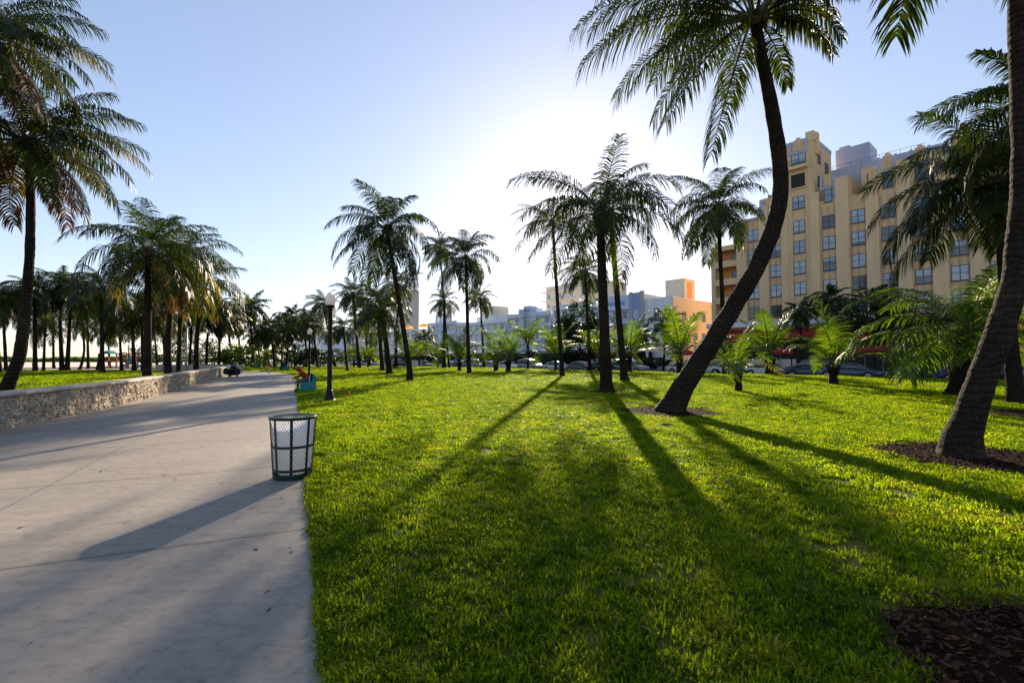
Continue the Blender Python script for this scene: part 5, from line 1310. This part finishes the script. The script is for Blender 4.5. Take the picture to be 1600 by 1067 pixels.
window(H, cols[1], 21.15, 1.62, 1.85, 0); window(H, cols[1], 24.7, 1.62, 1.85, 0, pane='glass')
window(H, cols[2], 24.9, 1.0, 1.9, .3, sash=True, pane='glass'); window(H, cols[4], 25.2, 1.15, 2.0, .3, pane='glass_dark'); window(H, cols[5], 25.2, 1.15, 2.0, .3, pane='glass_dark'); window(H, cols[6], 25.2, 1.15, 2.0, .3); window(H, cols[7], 25.2, 1.15, 2., .3)
window(H, cols[0], 24.3, 1.2, 1.6, .3)
# tower details: loggia shade as a flat dark panel, balcony window, crest
mb = MB(); mb.box(cols[1] - .95, cols[1] + .95, -.015, .0, 27.0, 29.0); mb.build('loggia_shade_panel', M['painted_shade'], H)  # no real recess, its shade is put into the panel colour
mb = MB()
for dx in (-1.05, .95): mb.box(cols[1] + dx, cols[1] + dx + .1, -.12, .0, 26.9, 29.1)
mb.box(cols[1] - 1.15, cols[1] + 1.15, -.2, 0, 26.75, 26.9); mb.build('loggia_frame', M['ochre_light'], H)
window(H, cols[1] + .1, 31.3, 1.95, 1.6, 0, pane='glass', sash=False)
mb = MB(); mb.box(cols[1] - 1.25, cols[1] + 1.35, -.8, 0, 29.6, 30.1); mb.build('balcony', M['ochre_light'], H)
mb = MB(); mb.box(cols[1] - 1.2, cols[1] + 1.3, -.78, -.74, 30.85, 30.9)
for k in range(14): x = cols[1] - 1.2 + k * .19; mb.box(x, x + .03, -.78, -.75, 30.1, 30.85)
mb.build('balcony_rail', M['frame'], H)
def crest(x, z0, z1, y, w=1.9):
    mb = MB(); n = 4
    for k in range(n): xx = x - .62 * w / 1.9 + k * .33 * w / 1.9; mb.tube([(xx + .12, y - .02, z0), (xx + .12, y - .02, z1 + (.35 if k in (1, 2) else .1))], .16 * w / 1.9, 8)
    mb.build('crest_fluting', M['ochre_light'], H, smooth=False)
    mb = MB(); mb.box(x - w / 2 - .28, x - w / 2, y - .14, y + .3, z0 - .4, z1); mb.box(x + w / 2, x + w / 2 + .28, y - .14, y + .3, z0 - .4, z1); mb.box(x - w / 2, x + w / 2, y - .16, y - .02, z0 - .4, z0 - .12); mb.build('crest_trim', M['blue_trim'], H)
crest(cols[1] + .1, 32.4, 34.0, 0, 1.8); crest(cols[2], 26.2, 27.6, .3, 1.3); crest(cols[4], 26.7, 28.4, .3, 1.5); crest(cols[5], 26.7, 28.4, .3, 1.5); crest(cols[6], 26.7, 28.4, .3, 1.5)
tp = MB(); tp.box(-21.25, -17.25, -.05, 8.05, 33.4, 34.0); tp.build('parapet_trim', M['blue_trim'], H)
tp = MB(); tp.box(-18.3, -17.2, -.08, .9, 33.4, 34.8); tp.box(-17.3, -16.95, .7, 1.5, 31.5, 34.7); tp.build('corner_fin', M['ochre_light'], H)
# tower side (faces right)
window(H, -17.27, 31.6, 1.1, 2.0, 2.2, side='R', pane='glass_dark'); window(H, -17.27, 30.6, 1.5, 1.6, 5.6, side='R', pane='glass_dark'); window(H, -17.27, 27.8, 1.1, 1.4, 2.0, side='R', pane='glass_dark')
# parapet box with planter next to column 2
tp = MB(); tp.box(-14.2, -12.9, .2, 5.2, 24.2, 26.9); tp.box(-10.9, -10.55, .2, 6, 24.2, 27.3); tp.build('roof_pier', M['ochre'], H)
# penthouse
ph = MB(); ph.box(-17.3, -4, 8, DEP - 2, 24.2, 30.9); ph.build('penthouse', M['blue_trim'], H); ph = MB(); ph.box(-17.1, -12.7, 9.5, DEP - 4, 30.9, 34.4); ph.box(-17.0, -15.6, 11, DEP - 5, 34.4, 35.3); ph.build('penthouse_upper', M['blue_trim'], H)
ph = MB(); ph.box(-12.9, -9.8, 5.5, 8, 24.2, 29.2); ph.build('penthouse_bay', M['ochre_light'], H); window(H, -11.3, 26.9, 1.8, 2.8, 5.5, pane='glass_dark')
rl = MB(); rl.box(-17.2, -6, 8.1, 8.13, 31.5, 31.54)
for k in range(10): rl.box(-17.2 + k * 1.2, -17.16 + k * 1.2, 8.1, 8.13, 30.9, 31.5)
rl.build('roof_railing', M['frame'], H)
for x0, x1, z in ((-28.55, -25.2, 23.6), (-23.7, -21.95, 26.6)):
    mb = MB(); mb.box(x0, x1, .02, .5, z, z + .3); mb.build('coping', M['blue_trim'], H)
mb = MB(); mb.box(-22.6, -21.6, -.16, .6, 26.6, 29.2); mb.box(-24.9, -24.3, -.16, .6, 24, 26.4); mb.build('crest_trim', M['blue_trim'], H)
# left balcony wing
mb = MB(); mb.box(-33.2, -32.5, .6, DEP, 0, 20.4); mb.box(-32.5, -28.5, 2.6, DEP, 0, 20.4); mb.box(-32.5, -28.5, .6, 2.6, 19.6, 20.4); mb.build('wing', M['ochre'], H)
mb = MB(); mb.box(-32.48, -28.52, 2.55, 2.6, 7, 19.6); mb.build('balcony_back', M['orange_wall'], H)
for z in (7.9, 10.9, 13.9, 16.9):
    mb = MB(); mb.box(-32.5, -28.5, .55, .7, z - .1, z + .95); mb.box(-32.5, -28.5, .7, 2.55, z - .1, z + .08); mb.build('balcony', M['ochre_light'], H)
    mb = MB(); mb.box(-32.5, -28.5, .6, .63, z + 1.1, z + 1.14); mb.build('balcony_rail', M['frame'], H); window(H, -29.8, z + 1.4, 1.5, 1.9, 2.55, pane='glass_dark')
# podium band, awnings, front sheet coloured dark for the shade beneath
mb = MB(); mb.box(-33.3, 8, -1.2, .1, 6.6, 7.4); mb.build('podium_band', M['white_wall'], H)
mb = MB(); mb.box(-33.2, 8, -.35, -.2, 0, 4.4); mb.build('ground_floor_front', M['painted_shade'], H)
mb = MB(); mb.box(-33.2, -20, -.9, -.36, 0, 1.6); mb.box(-27, -22, -2.2, -.9, 0, 1.5); mb.build('stair_wall', M['cream'], H)
def awning(x0, x1, z0=4.4, z1=6.2, d=2.6):
    mb = MB(); mb.add([(x0, -.2, z1), (x1, -.2, z1), (x1, -d, z0 + .5), (x0, -d, z0 + .5), (x0, -d, z0), (x1, -d, z0), (x0, -.2, z1 - .06), (x1, -.2, z1 - .06), (x0, -d + .05, z0 + .45), (x1, -d + .05, z0 + .45)], [(0, 3, 2, 1), (3, 4, 5, 2), (6, 7, 9, 8), (0, 6, 8, 3), (1, 2, 9, 7)]); return mb.build('awning', M['red_canvas'], H)
x = -33
while x < 7.5:
    awning(x, x + 3.1); x += 3.25
mb = MB()
for k in range(12): mb.box(-33 + k * 3.25, -32.85 + k * 3.25, -2.55, -2.45, .02, 4.4)
mb.build('awning_posts', M['black_paint'], H)

# --- red cafe umbrellas
def make_umb(mat):
    r = empty('cafe_umbrella', (0, 0, 0)); mb = MB(); mb.tube([(0, 0, 0), (0, 0, 2.9)], .03, 6); mb.build('pole', M['steel'], r)
    mb = MB(); mb.lathe([(.001, 3.05), (1.5, 2.45), (1.5, 2.2), (1.46, 2.2), (1.46, 2.42), (.001, 3.0)], 8); mb.build('canopy', mat, r); mb = MB(); mb.lathe([(.3, 0), (.3, .06), (.06, .1)], 12); mb.build('base', M['steel'], r); return r
u0 = make_umb(M['red_canvas']); us_ = [(1095, 70), (1075, 75), (1128, 66), (1220, 60), (1325, 50), (1352, 49), (1380, 48), (1410, 47), (1440, 46), (1475, 45), (1525, 44), (1560, 43), (1600, 42)]
for i, (px, Y) in enumerate(us_):
    o = u0 if i == 0 else copy_tree(u0); p = at(px, 575, Y); o.location = (p.x, p.y, .02); o.rotation_euler = (0, 0, i); tag(o, 'red cafe umbrella in the row on the hotel sidewalk under the awnings', 'umbrella', 'red cafe umbrellas')
y0_ = make_umb(M['yellow_canvas']); p = at(583, 575, 118); y0_.location = (p.x, p.y, .02); tag(y0_, 'yellow umbrella far off behind the thick leaning palm', 'umbrella')

# --- pale blue hotel
B = bld('blue_hotel', 'pale blue and white three storey hotel with a peach side wall', 0, 'hotel')
mb = MB(); mb.box(-57, -46.8, 0, 16, 0, 14.1); mb.build('wall', M['blue_wall'], B); mb = MB(); mb.box(-46.8, -40.35, .3, 15.0, 0, 12.9); mb.build('white_wing', M['white_wall'], B)
mb = MB(); mb.box(-40.35, -40.25, .3, 15.5, 0, 12.75); mb.build('peach_side', M['peach'], B)
mb = MB(); mb.box(-49.3, -48.6, -.25, 0, 3.5, 14.5); mb.box(-46.9, -46.1, -.25, .3, 3.5, 14.5); mb.build('fin', M['grey_wall'], B); mb = MB(); mb.box(-48.6, -46.9, -.15, 0, 3.5, 14.3); mb.build('fin_panel', M['blue_dark'], B)
mb = MB(); mb.box(-54.8, -50.4, -.04, 0, 12.2, 12.9); mb.build('sign_panel', M['blue_dark'], B)
for z in (4.6, 7.4, 10.2):
    for x in (-56, -52.6, -50.4): window(B, x, z, 1.25, 1.7, 0, mat='frame_white', pane='glass_dark')
    window(B, -47.75, z, 1.2, 1.5, -.15, mat='frame_white', pane='glass'); window(B, -43.6, z, 1.2, 1.7, .3, mat='frame_white', pane='glass_dark'); window(B, -41.6, z, .9, 1.7, .3, mat='frame_white', pane='glass_dark')
    mb = MB(); mb.box(-57, -49.4, -.5, 0, z + 1.05, z + 1.15); mb.build('eyebrow', M['white_wall'], B)
for z in (3.4, 5.8, 9.6):
    for y in (4.2, 8.2, 11.4): window(B, -40.25, z, 1.3, 1.4, y, side='R', mat='frame', pane='glass_dark')
mb = MB(); mb.box(-57.5, -44, -2.4, 0, 3.0, 3.4); mb.build('porch_roof', M['white_wall'], B)
mb = MB()
for x in (-57.2, -54, -50.8, -47.6, -44.3): mb.box(x, x + .35, -2.3, -1.95, 0, 3.0)
mb.build('porch_columns', M['white_wall'], B); mb = MB(); mb.box(-56.8, -44.4, -.06, 0, 0, 2.9); mb.build('porch_shadow_wall', M['painted_shade'], B)
mb = MB(); mb.box(-45.2, -41.2, 6, 10, 12.9, 16.9); mb.build('lift_tower', M['cream'], B); mb = MB(); mb.box(-41.2, -41.14, 7.2, 8.8, 13.3, 16.2); mb.build('lift_tower_panel', M['orange_wall'], B)
# flag on the roof
p = at(978, 440, 108); fp = empty('flagpole', (p.x, p.y, 12), 0, 'flagpole with the stars and stripes on the blue hotel roof', 'flag'); mb = MB(); mb.tube([(0, 0, 0), (0, 0, p.z + 2.8 - 12)], .05, 6); mb.build('pole', M['steel'], fp)
fz = p.z + 2.6 - 12; mb = MB()
for k in range(9):
    z0 = fz - 2.2 + k * .24; mb.box(-.9, -.06, -.01, .01, z0, z0 + .24, k % 2)
mb.box(-.5, -.06, -.02, .02, fz - .95, fz - .04, 2); mb.build('flag', [M['flag_red'], M['flag_white'], M['flag_blue']], fp)

# --- the long row of white hotels
def deco(name, label, x0, x1, h, wall, floors_=3, win=2.4, steps=None, top=None, y=0, pane=None, eyebrow=True, depth=15):
    r = bld(name, label, 0, 'hotel'); mb = MB(); mb.box(x0, x1, y, y + depth, 0, h)
    if steps:
        for a_, b_, z in steps: mb.box(x0 + (x1 - x0) * a_, x0 + (x1 - x0) * b_, y - .25, y + 2, 3.2, z)
    mb.build('wall', M[wall], r); fh = (h - 3.6) / floors_; n = max(2, int((x1 - x0) / win))
    for f in range(floors_):
        z = 3.6 + fh * (f + .45)
        for k in range(n):
            x = x0 + (x1 - x0) * (k + .5) / n
            if steps and any(x0 + (x1 - x0) * a_ - .7 < x < x0 + (x1 - x0) * b_ + .7 for a_, b_, z_ in steps): continue
            window(r, x, z, min(1.5, (x1 - x0) / n * .6), 1.4, y, mat='frame_white', pane=pane or ('glass_dark' if random.random() < .7 else 'glass'))
        if eyebrow: mb = MB(); mb.box(x0 + .05, x1 - .05, y - .55, y - .26, z + .95, z + 1.07); mb.box(x0 + .1, x1 - .1, y - .26, y - .003, z + .95, z + 1.07); mb.build('eyebrow', M['white_wall'], r)
    mb = MB(); mb.box(x0 - .05, x1 + .05, y - .1, y + .3, h, h + .35); mb.build('parapet', M['white_wall'], r)
    mb = MB(); mb.box(x0 + .4, x1 - .4, y - .06, y - .003, .1, 2.8); mb.build('shopfront', M['painted_shade'], r); mb = MB(); mb.box(x0, x1, y - 2.2, y - .003, 2.9, 3.2); mb.build('canopy', M['white_wall'], r)
    return r
h1 = deco('white_hotel', 'white hotel half hidden by the tall dark leafy tree', -70, -57.6, 13.2, 'white_wall')
h2 = deco('white_hotel', 'pale hotel with a low stepped gable behind the tall young palm', -86, -70.5, 12.2, 'blue_wall', steps=[(.3, .7, 13.6), (.42, .58, 14.2)])
h3 = deco('white_hotel', 'long white hotel with rooftop terrace behind the straight centre palm', -108, -86.5, 11.2, 'white_wall')
mb = MB(); mb.box(-104, -90, 4, 12, 11.2, 13.4); mb.build('roof_storey', M['white_wall'], h3); mb = MB(); mb.box(-103, -97, 5, 10, 13.4, 16.2); mb.build('roof_block', M['cream'], h3)
mb = MB()
for z in (13.9, 14.4): mb.box(-96, -82, 3.9, 3.96, z, z + .06)
for k in range(15): mb.box(-96 + k, -95.95 + k, 3.9, 3.96, 11.2, 14.4)
mb.build('roof_railing', M['steel'], h3)
h4 = deco('deco_hotel', 'pale blue deco hotel with vertical fins behind the shaggy low palm', -124, -108.5, 12.2, 'blue_wall', steps=[(.32, .38, 14.6), (.47, .53, 15.2), (.62, .68, 14.6)])
h5 = deco('white_hotel', 'low white hotel with yellow umbrellas on its roof', -150, -124.5, 10.6, 'white_wall')
mb = MB(); mb.lathe([(.001, 13.2), (2.2, 12.2), (2.2, 12.0)], 8, (-142, 3, 0)); mb.lathe([(.001, 13.2), (2.2, 12.2), (2.2, 12.0)], 8, (-131, 3, 0)); mb.build('roof_umbrella', M['yellow_canvas'], h5)
h6 = deco('pastel_hotel', 'distant cream hotel beyond the low white one', -180, -150.5, 11, 'cream', win=4); h7 = deco('pastel_hotel', 'distant blue hotel behind the lamp post', -215, -181, 12, 'blue_wall', win=5)
h8 = deco('pastel_hotel', 'furthest white hotel behind the distant palms', -260, -216, 12, 'white_wall', win=7)

def tower(name, label, px, Y, w, d, h, mat, slabs=True, rz=FR):
    p = at(px, 560, Y); r = empty(name, (p.x, p.y, 0), rz, label, 'building'); mb = MB(); mb.box(-w / 2, w / 2, -d / 2, d / 2, 0, h); mb.build('wall', M[mat], r)
    n = int(h / 3.1)
    if slabs:
        mb = MB()
        for k in range(3, n + 1): mb.box(-w / 2 - 1.6, w / 2 + .6, -d / 2 - 1.2, -d / 2 + 3, k * 3.1 - .25, k * 3.1)
        mb.box(-w / 2 - .4, w / 2 + .4, -d / 2 - .4, d / 2 + .4, h, h + .5); mb.build('balcony_slab', M['white_wall'], r)
    for k in range(3, n):
        for x in np.linspace(-w / 2 + 1.4, w / 2 - 1.4, 5): window(r, float(x), k * 3.1 + 1.5, 1.4, 1.5, -d / 2, mat='frame_white', pane='glass')
    return r
tower('apartment_tower', 'pale apartment tower with projecting slabs behind the tall dark leafy tree', 915, 165, 24, 14, 26.2, 'cream')
tower('apartment_tower', 'grey slab tower behind the swept palm', 634, 235, 9, 9, 34.5, 'grey_wall', False)
tower('apartment_tower', 'distant dark grey block left of the lamp head', 487, 300, 14, 10, 30.5, 'grey_wall', False)

# ------------------------------------------------------------------ light
SE = R(18.6); SA = math.atan(100 / F)
w = bpy.data.worlds.new('World'); scene.world = w; w.use_nodes = True; nt = w.node_tree
sky = nt.nodes.new('ShaderNodeTexSky'); sky.sky_type = 'NISHITA'; sky.sun_disc = False; sky.sun_elevation = SE; sky.sun_rotation = SA
sky.air_density = 1.0; sky.dust_density = .3; sky.ozone_density = 2.6; sky.altitude = 0
gm_ = nt.nodes.new('ShaderNodeGamma'); gm_.inputs[1].default_value = .66; nt.links.new(sky.outputs[0], gm_.inputs[0])
tn_ = nt.nodes.new('ShaderNodeMix'); tn_.data_type = 'RGBA'; tn_.blend_type = 'MULTIPLY'; tn_.inputs[0].default_value = 1; tn_.inputs[7].default_value = (1.035, .978, 1.045, 1); nt.links.new(gm_.outputs[0], tn_.inputs[6])
nt.links.new(tn_.outputs[2], nt.nodes['Background'].inputs[0]); nt.nodes['Background'].inputs[1].default_value = .134
sl_ = bpy.data.lights.new('sun', 'SUN'); sl_.energy = 5.0; sl_.angle = R(.53); sl_.color = (1, .81, .58)
so = bpy.data.objects.new('sun', sl_); col.objects.link(so); sv_ = Vector((math.sin(SA) * math.cos(SE), math.cos(SA) * math.cos(SE), math.sin(SE)))
so.rotation_euler = (-sv_).to_track_quat('-Z', 'Y').to_euler()
vs_ = scene.view_settings; vs_.view_transform = 'Standard'; vs_.look = 'None'; vs_.exposure = 1.3; vs_.gamma = 1
scene.cycles.max_bounces = 8; scene.cycles.transmission_bounces = 6; scene.cycles.transparent_max_bounces = 8
